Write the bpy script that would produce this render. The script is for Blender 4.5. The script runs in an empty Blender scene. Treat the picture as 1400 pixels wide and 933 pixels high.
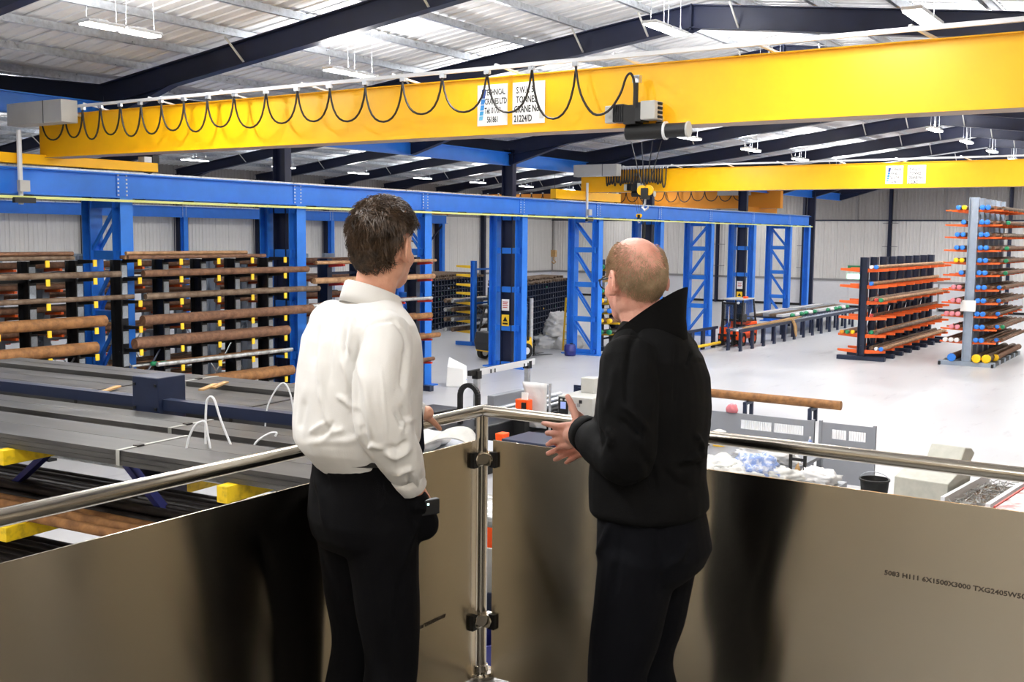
import bpy, bmesh, math, random
import numpy as np
from mathutils import Vector, Matrix, noise as mnoise
random.seed(7)
S = bpy.context.scene
COL = S.collection
PI = math.pi
# ---------------------------------------------------------------- camera
CAMZ = 5.15
FPX, YAW, PITCH, ROLL = 1485.0, math.radians(33.5), math.radians(5.57), math.radians(-0.6)
_f = Vector((math.cos(YAW)*math.cos(PITCH), math.sin(YAW)*math.cos(PITCH), -math.sin(PITCH)))
_r = Vector((math.sin(YAW), -math.cos(YAW), 0)); _d = _f.cross(_r)
CR = _r*math.cos(ROLL)+_d*math.sin(ROLL); CD = -_r*math.sin(ROLL)+_d*math.cos(ROLL)
cam = bpy.data.objects.new('camera', bpy.data.cameras.new('camera')); COL.objects.link(cam)
cam.matrix_world = Matrix(((CR.x, -CD.x, -_f.x, 0), (CR.y, -CD.y, -_f.y, 0), (CR.z, -CD.z, -_f.z, CAMZ), (0, 0, 0, 1)))
cam.data.sensor_fit = 'HORIZONTAL'; cam.data.sensor_width = 36; cam.data.lens = FPX/1400*36
cam.data.clip_start = .05; cam.data.clip_end = 400
S.camera = cam
# ---------------------------------------------------------------- world, light, exposure
wd = bpy.data.worlds.new('world'); S.world = wd; wd.use_nodes = True
wd.node_tree.nodes['Background'].inputs[0].default_value = (.72, .8, .95, 1)
wd.node_tree.nodes['Background'].inputs[1].default_value = 1.0
S.view_settings.view_transform = 'Standard'; S.view_settings.look = 'None'
S.view_settings.gamma = 1; S.view_settings.use_curve_mapping = False
S.view_settings.exposure = 0.3
S.cycles.diffuse_bounces = 6
LAMP_W = 172.0          # watts of one high-bay fitting
LAMP_GLOW = 14.0
# ---------------------------------------------------------------- materials
def lin(c): return tuple(((v/12.92) if v <= .04045 else ((v+.055)/1.055)**2.4) for v in c)
def hexc(h): return lin(tuple(int(h[i:i+2], 16)/255 for i in (0, 2, 4)))
MATS = {}
def mat(name, col, rough=.5, metal=0., var=0., scale=6., col2=None, stretch=(1, 1, 1), bump=0., bscale=40., emit=0., spec=.5, alpha=1., thr=(.35, .65), rvar=0., coat=0., trans=0.):
    if name in MATS: return MATS[name]
    m = bpy.data.materials.new(name); m.use_nodes = True; nt = m.node_tree; N = nt.nodes; L = nt.links
    b = N['Principled BSDF']
    c = hexc(col) if isinstance(col, str) else col
    b.inputs['Base Color'].default_value = (*c, 1); b.inputs['Roughness'].default_value = rough
    b.inputs['Metallic'].default_value = metal; b.inputs['Specular IOR Level'].default_value = spec
    if coat: b.inputs['Coat Weight'].default_value = coat
    if trans: b.inputs['Transmission Weight'].default_value = trans
    if alpha < 1: b.inputs['Alpha'].default_value = alpha
    if emit:
        b.inputs['Emission Color'].default_value = (*c, 1); b.inputs['Emission Strength'].default_value = emit
    if var or col2 or bump or rvar:
        tc = N.new('ShaderNodeTexCoord'); mp = N.new('ShaderNodeMapping'); L.new(tc.outputs['Object'], mp.inputs[0])
        mp.inputs['Scale'].default_value = stretch
    if var or col2 or rvar:
        nz = N.new('ShaderNodeTexNoise'); nz.inputs['Scale'].default_value = scale; nz.inputs['Detail'].default_value = 6; nz.inputs['Roughness'].default_value = .6
        L.new(mp.outputs[0], nz.inputs['Vector'])
        rp = N.new('ShaderNodeValToRGB'); L.new(nz.outputs[0], rp.inputs[0])
        c2 = (hexc(col2) if isinstance(col2, str) else col2) if col2 else tuple(max(0, v*(1-var)) for v in c)
        rp.color_ramp.elements[0].position = thr[0]; rp.color_ramp.elements[1].position = thr[1]
        rp.color_ramp.elements[0].color = (*c2, 1); rp.color_ramp.elements[1].color = (*c, 1)
        L.new(rp.outputs[0], b.inputs['Base Color'])
        if rvar:
            mr = N.new('ShaderNodeMapRange'); L.new(nz.outputs[0], mr.inputs[0])
            mr.inputs[3].default_value = max(0, rough-rvar); mr.inputs[4].default_value = min(1, rough+rvar); L.new(mr.outputs[0], b.inputs['Roughness'])
    if bump:
        n2 = N.new('ShaderNodeTexNoise'); n2.inputs['Scale'].default_value = bscale; n2.inputs['Detail'].default_value = 4
        L.new(mp.outputs[0], n2.inputs['Vector']); bp = N.new('ShaderNodeBump'); bp.inputs['Strength'].default_value = bump; bp.inputs['Distance'].default_value = .01
        L.new(n2.outputs[0], bp.inputs['Height']); L.new(bp.outputs[0], b.inputs['Normal'])
    MATS[name] = m; return m
def M(n): return MATS[n]
mat('blue_paint', '2a7be0', .36, var=.12, scale=2)
mat('navy_paint', '131d3c', .45, var=.2, scale=2)
mat('rack_navy', '16243f', .5, var=.3, scale=4)
mat('rack_black', '0b0d12', .5, var=.3, scale=4)
mat('yellow_paint', 'ffbe00', .42, var=.06, scale=1.2)
mat('yellow_arm', 'e8c414', .5, col2='a98a1c', scale=9, thr=(.25, .5))
mat('tip_yellow', 'f4c628', .5)
mat('orange_paint', 'f0641e', .45, var=.12, scale=5)
mat('red_paint', 'b0281a', .45, var=.15, scale=5)
mat('pale_grey_paint', 'a3b0c0', .45, var=.1, scale=4)
mat('cabinet_grey', 'b9b9b4', .45, var=.06, scale=3)
mat('dark_plastic', '17181b', .45, var=.2)
mat('rubber_black', '0c0c0d', .6)
mat('rubber_cable', '1a1412', .55)
mat('galvanised', 'dde2e8', .3, .8, var=.25, scale=9, rvar=.08)
mat('steel_white', 'dfe1e4', .4, .1)
mat('stainless', 'bcb5a9', .2, 1.)
mat('stainless_polished', 'b7b1a8', .12, 1.)
mat('chrome', 'c8c8c8', .12, 1.)
mat('rust', '7f5b42', .75, .1, col2='523524', scale=7, thr=(.3, .65), bump=.25, bscale=60)
mat('rust_orange', '986a3c', .72, .1, col2='684424', scale=6, thr=(.3, .62), bump=.25, bscale=60)
mat('rust_grey', '7d6a58', .7, .2, col2='54402f', scale=5, bump=.2, bscale=60)
mat('rust_pale', 'b08a64', .7, .1, col2='7e5a3a', scale=5, thr=(.3, .62))
mat('bar_bright', 'c6c8c8', .35, .6, col2='8a8a86', scale=8)
mat('bar_dark', '2a2220', .5, .3, col2='120e0d', scale=6)
mat('mill_steel', '5c5b5a', .42, .45, col2='3a3938', scale=2.2, stretch=(3, .35, 3), rvar=.1)
mat('mill_steel_dark', '3a393a', .5, .4, col2='222122', scale=3, stretch=(3, .35, 3))
mat('strap_steel', 'b9b9b4', .4, .5)
mat('strap_dark', '26211d', .5, .3)
mat('label_paper', 'cfd0cb', .7)
mat('perforated_grey', 'aeb6c0', .5, .3, var=.2, scale=30)
mat('white_paper', 'f6f6f4', .6)
mat('ink_black', '151515', .7)
mat('blue1', '26407e', .6); mat('blue2', '2f77bd', .6); mat('blue3', '2b83c9', .6); mat('blue4', '3d9bd2', .6); mat('blue5', '6fc0e6', .6)
mat('cap_blue', '2f80e0', .5); mat('cap_yellow', 'ffcc10', .5); mat('cap_green', '1f8a5a', .5); mat('cap_pink', 'd8808a', .5); mat('cap_white', 'e8e4e2', .6); mat('cap_red', 'c23a30', .5)
mat('lamp_glow', (1, .98, .95), .5, emit=LAMP_GLOW)
mat('lamp_case', 'd6d8da', .5)
mat('roof_sheet', 'f1f2f4', .5, var=.1, scale=1.2)
mat('roof_back', 'c9c9c9', .7)
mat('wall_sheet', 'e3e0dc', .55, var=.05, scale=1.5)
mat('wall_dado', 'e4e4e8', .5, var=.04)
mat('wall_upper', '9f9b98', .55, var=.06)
mat('wall_rail', '8d8b8c', .5)
mat('wall_warm', 'd3c8b6', .7, var=.1, scale=2)
mat('polythene', 'd9d9d9', .35, bump=.6, bscale=14, spec=.6)
mat('rag_blue', '7f95c8', .8, col2='c9cedb', scale=9, thr=(.42, .55), bump=.5, bscale=18)
mat('rag_white', 'cfcfcb', .8, bump=.5, bscale=18, var=.12)
mat('guard_grey', '9599a0', .5, var=.06, scale=3)
mat('machine_navy', '17233f', .45, var=.15)
mat('machine_blue', '232a7a', .4, var=.1)
mat('signal_orange', 'ff5a14', .45); mat('signal_red', 'd8261c', .4)
mat('timber', 'b9925f', .7, var=.3, scale=6, stretch=(.3, 3, 3))
mat('glass', (.75, .85, .85), .05, trans=1., alpha=.5)
mat('exit_green', 'b8ffd8', .5, emit=2.)
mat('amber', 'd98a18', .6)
# floor: pale power-floated concrete with faint scuffs
fm = mat('concrete_floor', 'bfc0c3', .34, var=.1, scale=.35, rvar=.12)
nt = fm.node_tree; b = nt.nodes['Principled BSDF']
tc = nt.nodes.new('ShaderNodeTexCoord'); mp = nt.nodes.new('ShaderNodeMapping'); nt.links.new(tc.outputs['Object'], mp.inputs[0]); mp.inputs['Scale'].default_value = (.35, 1.6, 1); mp.inputs['Rotation'].default_value = (0, 0, .5)
n1 = nt.nodes.new('ShaderNodeTexNoise'); n1.inputs['Scale'].default_value = 1.4; n1.inputs['Detail'].default_value = 9; n1.inputs['Roughness'].default_value = .68; nt.links.new(mp.outputs[0], n1.inputs['Vector'])
rp = nt.nodes.new('ShaderNodeValToRGB'); nt.links.new(n1.outputs[0], rp.inputs[0]); rp.color_ramp.elements[0].position = .3; rp.color_ramp.elements[1].position = .42
rp.color_ramp.elements[0].color = (.62, .62, .64, 1); rp.color_ramp.elements[1].color = (1, 1, 1, 1)
mx = nt.nodes.new('ShaderNodeMix'); mx.data_type = 'RGBA'; mx.blend_type = 'MULTIPLY'; mx.inputs[0].default_value = .6
old = b.inputs['Base Color'].links[0].from_socket; nt.links.new(old, mx.inputs[6]); nt.links.new(rp.outputs[0], mx.inputs[7]); nt.links.new(mx.outputs[2], b.inputs['Base Color'])
# brushed aluminium plate: rolling marks run along the plate
def brushed(name, c, rough, an):
    m = mat(name, c, rough, 1.); t = m.node_tree; b = t.nodes['Principled BSDF']; b.inputs['Anisotropic'].default_value = an; b.inputs['Anisotropic Rotation'].default_value = .25
    tg = t.nodes.new('ShaderNodeTangent'); tg.direction_type = 'UV_MAP'; t.links.new(tg.outputs[0], b.inputs['Tangent'])
    return m
brushed('brushed_aluminium', 'cfc5b2', .2, .97)
mat('chequer', '8a8a8a', .42, 1., var=.1, scale=12)
# ---------------------------------------------------------------- mesh builder
class MB:
    def __init__(s): s.v = []; s.f = []; s.mi = []; s.cm = 0
    def m(s, i): s.cm = i; return s
    def add(s, vs, fs):
        o = len(s.v); s.v += [tuple(p) for p in vs]; s.f += [tuple(i+o for i in f) for f in fs]; s.mi += [s.cm]*len(fs); return s
    def box(s, x0, x1, y0, y1, z0, z1):
        return s.add([(x0, y0, z0), (x1, y0, z0), (x1, y1, z0), (x0, y1, z0), (x0, y0, z1), (x1, y0, z1), (x1, y1, z1), (x0, y1, z1)],
                     [(0, 3, 2, 1), (4, 5, 6, 7), (0, 1, 5, 4), (1, 2, 6, 5), (2, 3, 7, 6), (3, 0, 4, 7)])
    def cbox(s, c, d): return s.box(c[0]-d[0]/2, c[0]+d[0]/2, c[1]-d[1]/2, c[1]+d[1]/2, c[2]-d[2]/2, c[2]+d[2]/2)
    def bar(s, a, b, w, h, up=(0, 0, 1)):
        a = Vector(a); b = Vector(b); t = (b-a).normalized(); u = Vector(up)
        if abs(t.dot(u)) > .97: u = Vector((1, 0, 0))
        x = t.cross(u).normalized()*w/2; y = x.cross(t).normalized()*h/2
        vs = [p+q for p in (a, b) for q in (-x-y, x-y, x+y, -x+y)]
        return s.add(vs, [(0, 1, 2, 3), (7, 6, 5, 4), (0, 4, 5, 1), (1, 5, 6, 2), (2, 6, 7, 3), (3, 7, 4, 0)])
    def tube(s, pts, r, n=8, caps=True, closed=False):
        pts = [Vector(p) for p in pts]; k = len(pts); rs = r if isinstance(r, (list, tuple)) else [r]*k
        vs = []; up = None
        for i, p in enumerate(pts):
            t = (pts[min(i+1, k-1)]-pts[max(i-1, 0)]).normalized()
            if up is None: up = Vector((0, 0, 1)) if abs(t.z) < .9 else Vector((1, 0, 0))
            x = t.cross(up).normalized(); up = x.cross(t).normalized()
            for j in range(n):
                a = 2*PI*j/n; vs.append(p+x*(math.cos(a)*rs[i])+up*(math.sin(a)*rs[i]))
        fs = [(i*n+j, i*n+(j+1) % n, (i+1)*n+(j+1) % n, (i+1)*n+j) for i in range(k-1) for j in range(n)]
        if caps: fs += [tuple(range(n-1, -1, -1)), tuple((k-1)*n+j for j in range(n))]
        return s.add(vs, fs)
    def prism(s, prof, a, b, axis='x'):
        """profile of 2-D points swept along axis from a to b"""
        n = len(prof); P = {'x': lambda u, w, t: (t, u, w), 'y': lambda u, w, t: (u, t, w), 'z': lambda u, w, t: (u, w, t)}[axis]
        vs = [P(u, w, a) for u, w in prof]+[P(u, w, b) for u, w in prof]
        return s.add(vs, [tuple(range(n-1, -1, -1)), tuple(range(n, 2*n))]+[(i, (i+1) % n, n+(i+1) % n, n+i) for i in range(n)])
    def ibeam(s, a, b, w, h, tf=.03, tw=.02, up=(0, 0, 1)):
        """I section from a to b: h along up, w across"""
        a = Vector(a); b = Vector(b); u = Vector(up); t = (b-a).normalized(); x = t.cross(u).normalized(); y = x.cross(t).normalized()
        q = [(-w/2, -h/2), (w/2, -h/2), (w/2, -h/2+tf), (tw/2, -h/2+tf), (tw/2, h/2-tf), (w/2, h/2-tf), (w/2, h/2), (-w/2, h/2), (-w/2, h/2-tf), (-tw/2, h/2-tf), (-tw/2, -h/2+tf), (-w/2, -h/2+tf)]
        vs = [p+x*c+y*d for p in (a, b) for c, d in q]; n = 12
        return s.add(vs, [tuple(range(n-1, -1, -1)), tuple(range(n, 2*n))]+[(i, (i+1) % n, n+(i+1) % n, n+i) for i in range(n)])
    def lathe(s, prof, c=(0, 0, 0), n=16):
        k = len(prof); vs = [(c[0]+r*math.cos(2*PI*j/n), c[1]+r*math.sin(2*PI*j/n), c[2]+z) for r, z in prof for j in range(n)]
        fs = [(i*n+j, i*n+(j+1) % n, (i+1)*n+(j+1) % n, (i+1)*n+j) for i in range(k-1) for j in range(n)]
        return s.add(vs, fs+[tuple(range(n-1, -1, -1)), tuple((k-1)*n+j for j in range(n))])
    def mesh(s, name, mats, smooth=False):
        me = bpy.data.meshes.new(name); me.from_pydata(s.v, [], s.f); me.update()
        for q in (mats if isinstance(mats, (list, tuple)) else [mats]): me.materials.append(M(q) if isinstance(q, str) else q)
        me.polygons.foreach_set('material_index', s.mi)
        if smooth: me.polygons.foreach_set('use_smooth', [True]*len(s.f))
        return me
    def build(s, name, mats, parent=None, smooth=False, bevel=0.):
        me = s.mesh(name, mats, smooth); o = bpy.data.objects.new(name, me); COL.objects.link(o)
        if bevel: bev(o, bevel)
        if smooth: auto(me)
        if parent is not None: o.parent = parent
        return o
def auto(me, ang=40):
    bm = bmesh.new(); bm.from_mesh(me); bmesh.ops.recalc_face_normals(bm, faces=bm.faces)
    for e in bm.edges: e.smooth = e.calc_face_angle(0) < math.radians(ang)
    bm.to_mesh(me); bm.free()
def bev(o, w, seg=2):
    md = o.modifiers.new('b', 'BEVEL'); md.width = w; md.segments = seg; md.limit_method = 'ANGLE'; md.angle_limit = math.radians(40)
def obj(name, me, parent=None, loc=(0, 0, 0), rz=0.):
    o = bpy.data.objects.new(name, me); COL.objects.link(o); o.location = loc; o.rotation_euler = (0, 0, rz)
    if parent is not None: o.parent = parent
    return o
def tag(o, label=None, cat=None, group=None, kind=None):
    if label: o['label'] = label
    if cat: o['category'] = cat
    if group: o['group'] = group
    if kind: o['kind'] = kind
    return o
def thing(name, label, cat, loc=(0, 0, 0), rz=0., group=None, kind=None):
    o = bpy.data.objects.new(name, None); COL.objects.link(o); o.location = loc; o.rotation_euler = (0, 0, rz); o.empty_display_size = .2
    return tag(o, label, cat, group, kind)
def rebase(o):
    """move a thing's origin from the world origin to its base, children staying where they are"""
    ch = [c for c in COL.objects if c.parent == o]
    if o.type == 'MESH':
        P = [v.co for v in o.data.vertices]
    else:
        P = [c.matrix_basis @ v.co for c in ch if c.type == 'MESH' for v in c.data.vertices]
    lo = Vector((min(p.x for p in P), min(p.y for p in P), min(p.z for p in P))); hi = Vector((max(p.x for p in P), max(p.y for p in P), 0))
    c = Vector(((lo.x+hi.x)/2, (lo.y+hi.y)/2, lo.z))
    if o.type == 'MESH': o.data.transform(Matrix.Translation(-c))
    for q in ch: q.location = q.location-c
    o.location = Vector(o.location)+c
    return o
def dup(root, loc, rz=None, label=None, group=None, z=None):
    r = root.copy(); COL.objects.link(r); r.location = loc
    if rz is not None: r.rotation_euler = (0, 0, rz)
    if label: r['label'] = label
    if group: r['group'] = group
    for c in KIDS(root):
        d = c.copy(); COL.objects.link(d); d.parent = r
        for g in KIDS(c):
            e = g.copy(); COL.objects.link(e); e.parent = d
    return r
_kids = {}
def KIDS(o):
    if o.name not in _kids: _kids[o.name] = [c for c in bpy.data.objects if c.parent == o]
    return _kids[o.name]
ORD = ['zeroth', 'first', 'second', 'third', 'fourth', 'fifth', 'sixth', 'seventh', 'eighth', 'ninth', 'tenth', 'eleventh', 'twelfth', 'thirteenth', 'fourteenth', 'fifteenth', 'sixteenth', 'seventeenth', 'eighteenth', 'nineteenth', 'twentieth']
def spl(P, k=4):
    P = [Vector(p) for p in P]; Q = []
    for i in range(len(P)-1):
        p0, p1, p2, p3 = P[max(i-1, 0)], P[i], P[i+1], P[min(i+2, len(P)-1)]
        for s in range(k): u = s/k; Q.append(.5*((2*p1)+(p2-p0)*u+(2*p0-5*p1+4*p2-p3)*u*u+(3*p1-p0-3*p2+p3)*u**3))
    return Q+[P[-1]]
def text_mesh(txt, size, align='CENTER', xs=1.):
    cu = bpy.data.curves.new('t', 'FONT'); cu.body = txt; cu.size = size; cu.align_x = align; cu.extrude = .0015; cu.resolution_u = 2; cu.offset = size*.022
    o = bpy.data.objects.new('t', cu); COL.objects.link(o); dg = bpy.context.evaluated_depsgraph_get(); me = bpy.data.meshes.new_from_object(o.evaluated_get(dg))
    bpy.data.objects.remove(o); bpy.data.curves.remove(cu)
    me.transform(Matrix.Diagonal((xs, 1, 1, 1)))
    return me
# ================================================================= structure
XE, XB, YL, YR, YV, YM = 82.0, -5.0, 50.2, -2.8, 23.45, 10.5        # end wall, back wall, left wall, right wall, valley, ridge of this bay
YM2 = 2*YV-YM
SL = .125
def zroof(y): return 10.62-SL*abs(y-(YM if y < YV else YM2))
fl = MB().box(XB, XE, YR, YL, -.2, 0).build('floor', 'concrete_floor'); tag(fl, kind='structure')
# roof: backing sheet with ribbed liner panels below it
ce = MB()
for y0, y1 in ((YR, YM), (YM, YV), (YV, YM2), (YM2, YL)):
    z0, z1 = zroof(y0)+.06, zroof(y1)+.06
    if y0 == YV: z0 = zroof(YV)+.06
    ce.add([(XB, y0, z0), (XE, y0, z0), (XE, y1, z1), (XB, y1, z1), (XB, y0, z0+.12), (XE, y0, z0+.12), (XE, y1, z1+.12), (XB, y1, z1+.12)], [(0, 3, 2, 1), (4, 5, 6, 7), (0, 1, 5, 4), (1, 2, 6, 5), (2, 3, 7, 6), (3, 0, 4, 7)])
ceil = ce.build('ceiling', 'roof_back'); tag(ceil, kind='structure')
def roof_panel(y0, y1):
    b = MB(); prof = []
    for k in range(3):
        x = k/3
        prof += [(x+.0, 0), (x+.014, -.032), (x+.036, -.032), (x+.05, 0)]
    prof.append((.985, 0))
    z0, z1 = zroof(y0), zroof(y1 if y1 != YV else YV-1e-6)
    n = len(prof); vs = [(x, y0, z0+h) for x, h in prof]+[(x, y1, z1+h) for x, h in prof]
    b.add(vs, [(i, i+1, n+i+1, n+i) for i in range(n-1)]); return b.mesh('roof_panel', 'roof_sheet')
for y0, y1, xs in ((YR, YM, range(2, 82)), (YM, YV, range(2, 82)), (YV, YM2, range(14, 82)), (YM2, YL, range(14, 82))):
    me = roof_panel(y0, y1)
    for x in xs: obj('roof_panel', me, ceil, (x, 0, 0))
# purlins: galvanised zed sections running the length of the hall
py = [YM-1.1-1.72*k for k in range(7)]+[YM+1.1+1.72*k for k in range(7)]
py += [YM2-1.1-1.72*k for k in range(7)]+[YM2+1.1+1.72*k for k in range(7)]
for y in py:
    z = zroof(y)-.05; s = -1 if (y < YM or YV < y < YM2) else 1
    MB().prism([(y-.0*s, z), (y+.075*s, z), (y+.075*s, z-.02), (y+.012*s, z-.012), (y+.012*s, z-.175), (y-.075*s, z-.175), (y-.075*s, z-.145), (y-.0*s, z-.163)], XB, XE).build('purlin', 'galvanised', ceil)
# portal frames
FX = [17.1+6*i for i in range(-2, 11)]
def frame(x, col):
    p = thing('portal_frame', None, None, kind='structure')
    b0 = .27
    def raf(ya, yb, name='rafter'):
        za, zb = zroof(ya)-.53, zroof(yb)-.53
        u = Vector((0, -(zb-za), yb-ya)).normalized()
        if u.z < 0: u = -u
        MB().ibeam((x, ya, za), (x, yb, zb), .24, .52, .025, .02, u).build(name, 'navy_paint', p)
    e = 1e-4
    raf(YR+.2, YM); raf(YM, YV-e); raf(YV+e, YM2); raf(YM2, YL-.2)
    for yv, sg in ((YV, -1), (YV, 1), (YL-.3, -1), (YR+.3, 1)):                   # haunches
        y2 = yv+sg*2.6; zb = zroof(yv+sg*.01)-.78; z2 = zroof(y2)-.78
        MB().prism([(yv, zb+.02), (y2, z2+.02), (yv, zb-.42)], x-.012, x+.012).bar((x, yv, zb-.42), (x, y2, z2), .24, .025).build('haunch', 'navy_paint', p)
    for ym in (YM, YM2):
        MB().box(x-.12, x+.12, ym-.02, ym+.02, zroof(ym)-.84, zroof(ym)-.26).prism([(ym-.35, zroof(ym)-.78), (ym+.35, zroof(ym)-.78), (ym, zroof(ym)-.9)], x-.012, x+.012).build('apex_plate', 'navy_paint', p)
    for y in py:                                                                # fly braces
        if int((y*3+x)) % 3 == 0:
            zz = zroof(y)-.25; MB().bar((x-.0, y, zz-.5), (x-.55, y, zz-.02), .035, .035).build('fly_brace', 'label_paper', p)
    if col:
        MB().ibeam((x, YV, 0), (x, YV, zroof(YV)-.6), .26, .5, .025, .02, (0, 1, 0)).build('building_column', 'navy_paint', p)
    MB().ibeam((x, YL-.25, 0), (x, YL-.25, zroof(YL)-.5), .26, .46, .025, .02, (0, 1, 0)).build('building_column', 'navy_paint', p)
    MB().ibeam((x, YR+.25, 0), (x, YR+.25, zroof(YR)-.5), .26, .46, .025, .02, (0, 1, 0)).build('building_column', 'navy_paint', p)
for i, x in enumerate(FX): frame(x, i % 2 == 1)
vb = MB()
for i in range(len(FX)-1): vb.ibeam((FX[i]+.02, YV, zroof(YV)-.95), (FX[i+1]-.02, YV, zroof(YV)-.95), .2, .5)
tag(vb.build('trim_1', 'blue_paint'), kind='structure')               # valley beam
# walls: ribbed sheets above a dado, grey rail, darker band under the eaves
def rib_panel(w, z0, z1, m):
    prof = []; n = 4
    for k in range(n):
        x = w*k/n; prof += [(x, 0), (x+.04, .025), (x+.07, .025), (x+.11, 0)]
    prof.append((w-.012, 0)); k = len(prof)
    b = MB().add([(x, -h, z0) for x, h in prof]+[(x, -h, z1) for x, h in prof], [(i, i+1, k+i+1, k+i) for i in range(k-1)]); return b.mesh('wall_panel', m)
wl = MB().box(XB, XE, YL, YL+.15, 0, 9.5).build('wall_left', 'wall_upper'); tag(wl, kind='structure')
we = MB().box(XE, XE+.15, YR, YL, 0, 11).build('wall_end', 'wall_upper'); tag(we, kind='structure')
wr = MB().box(XB, XE, YR-.15, YR, 0, 9.5).build('wall_right', 'wall_warm'); tag(wr, kind='structure')
wb = MB().box(XB-.15, XB, YR, YL, 0, 11).build('wall_back', 'wall_warm'); tag(wb, kind='structure')
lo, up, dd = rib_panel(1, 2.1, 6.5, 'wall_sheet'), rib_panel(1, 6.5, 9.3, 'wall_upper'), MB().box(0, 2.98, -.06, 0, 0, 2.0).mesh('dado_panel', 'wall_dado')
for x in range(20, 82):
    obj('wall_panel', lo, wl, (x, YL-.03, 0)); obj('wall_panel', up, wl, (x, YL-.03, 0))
for y in range(-2, 50):
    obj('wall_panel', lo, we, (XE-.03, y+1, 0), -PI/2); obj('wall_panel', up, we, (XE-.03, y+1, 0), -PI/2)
    if y % 3 == 0: obj('dado_panel', dd, we, (XE, y+3, 0), -PI/2)
for x in range(20, 82, 3): obj('dado_panel', dd, wl, (x, YL, 0))
MB().box(XE-.12, XE, YR, YL, 1.98, 2.14).build('wall_rail', 'wall_rail', we); MB().box(XE-.09, XE, YR, YL, 6.46, 6.56).build('wall_rail', 'rack_navy', we)
MB().box(15, XE, YL-.12, YL, 1.98, 2.14).build('wall_rail', 'wall_rail', wl)
tag(MB().box(XE-.08, XE, YR, YL, 0, .18).build('baseboard_end', 'dark_plastic'), kind='structure')
for y in (21.1, 13.0, 34.5, 40.3, 45.6, 4.8, 27.5):
    c = thing('wall_post', None, None, kind='structure')
    MB().ibeam((XE-.25, y, 0), (XE-.25, y, zroof(y)-.1), .2, .3, .02, .015, (1, 0, 0)).build('post', 'navy_paint', c)
    for z in (2.9, 4.6, 6.3): MB().box(XE-.13, XE-.05, y-.55, y+.55, z-.02, z+.02).build('tie_rod', 'wall_rail', c)
for k, y in enumerate((23.6, 17.3, 15.9, 10.8, 8.3)):
    MB().box(XE-.12, XE-.03, y-.09, y+.09, 6.56, zroof(y)).build('girt_post', 'wall_rail', we)
# roller-shutter door and exit in the end wall
dr = MB().box(XE-.1, XE-.06, 17.6, 20.4, 0, 1.95).build('door_1', 'wall_dado'); tag(dr, kind='structure')
for a, c in ((17.5, 17.6), (20.4, 20.5)): MB().box(XE-.14, XE-.04, a, c, 0, 1.97).build('door_frame', 'wall_rail', dr)
MB().box(XE-.16, XE-.1, 18.1, 18.25, 1.0, 1.06).build('door_handle', 'dark_plastic', dr)
ex = MB().box(XE-.1, XE-.06, 22.9, 24.1, 2.15, 2.5).build('exit_sign', 'exit_green'); tag(rebase(ex), 'small glowing green exit sign on the far end wall', 'sign')
ex = MB().box(XE-.1, XE-.065, 22.9, 24.1, 2.95, 3.15).build('wall_sign', 'cap_green'); tag(rebase(ex), 'small dark green notice above the glowing exit sign', 'sign')
# ================================================================= crane runways and their lattice columns
RA, RB, RL = 22.85, 24.05, 49.45           # near runway, its twin, runway on the left wall
ZT = 6.55                                  # top of the runway beams
CX = [17.1+6*i for i in range(9)]
def runway(label, y, x0, x1, joints, sgn):
    t = thing('crane_runway_beam', label, 'beam')
    MB().ibeam((x0, y, ZT-.3), (x1, y, ZT-.3), .32, .6, .03, .02).build('beam', 'blue_paint', t)
    MB().box(x0, x1, y-.04, y+.04, ZT, ZT+.05).build('crane_rail', 'galvanised', t)
    for x in joints:
        if x0 < x < x1:
            MB().box(x-.16, x+.16, y-.03, y+.03, ZT-.56, ZT-.04).build('splice_plate', 'blue_paint', t)
            b = MB()
            for dx in (-.12, .12):
                for k in range(6): b.box(x+dx-.02, x+dx+.02, y+sgn*.045, y+sgn*.03, ZT-.54+.094*k, ZT-.50+.094*k)
            tag(b.build('bolts', 'steel_white', t), kind='stuff')
    return t
t = runway('long blue steel crane runway beam running down the hall behind the two men', RA, 2, 68.8, CX, -1)
MB().box(2, 68.6, RA-.34, RA-.28, ZT-.7, ZT-.64).build('conductor_bar', mat('conductor', 'd9e08a', .5), t, bevel=0)
for x in [4+1.5*k for k in range(43)]: MB().box(x-.02, x+.02, RA-.36, RA, ZT-.64, ZT-.61).build('conductor_bracket', 'dark_plastic', t)
rebase(t)
rebase(runway('blue crane runway beam just behind the near one, carrying the left bay crane', RB, 8, 68.8, CX, -1))
rebase(runway('distant blue crane runway beam along the white left wall', RL, 17, 65.6, [x for x in CX if x < 64], -1))
def crane_column(x, i, label):
    t = thing('crane_column', label, 'column'); zt = ZT-.6
    for y in (RA, RB):
        MB().ibeam((x, y, .05), (x, y, zt), .36, .34, .03, .02, (0, 1, 0)).build('leg', 'blue_paint', t)
    zz = [.12, 1.55, 3.05, 4.55, zt-.12]
    for z in zz: MB().box(x-.1, x+.1, RA, RB, z-.11, z+.11).build('batten', 'blue_paint', t)
    MB().box(x-.32, x+.32, RA-.35, RB+.35, 0, .05).build('base_plate', 'blue_paint', t)
    if i % 2 == 0:
        d = {0: 0, 2: 1, 4: 1, 6: 0, 8: 1}[i]
        for k in range(4):
            a, b = zz[k]+.1, zz[k+1]-.1
            for s in (-.11, .11):
                p, q = (RA+.12, RB-.12) if d else (RB-.12, RA+.12)
                MB().bar((x+s, p, a), (x+s, q, b), .07, .07).build('brace', 'blue_paint', t)
    rebase(t)
    return t
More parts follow.
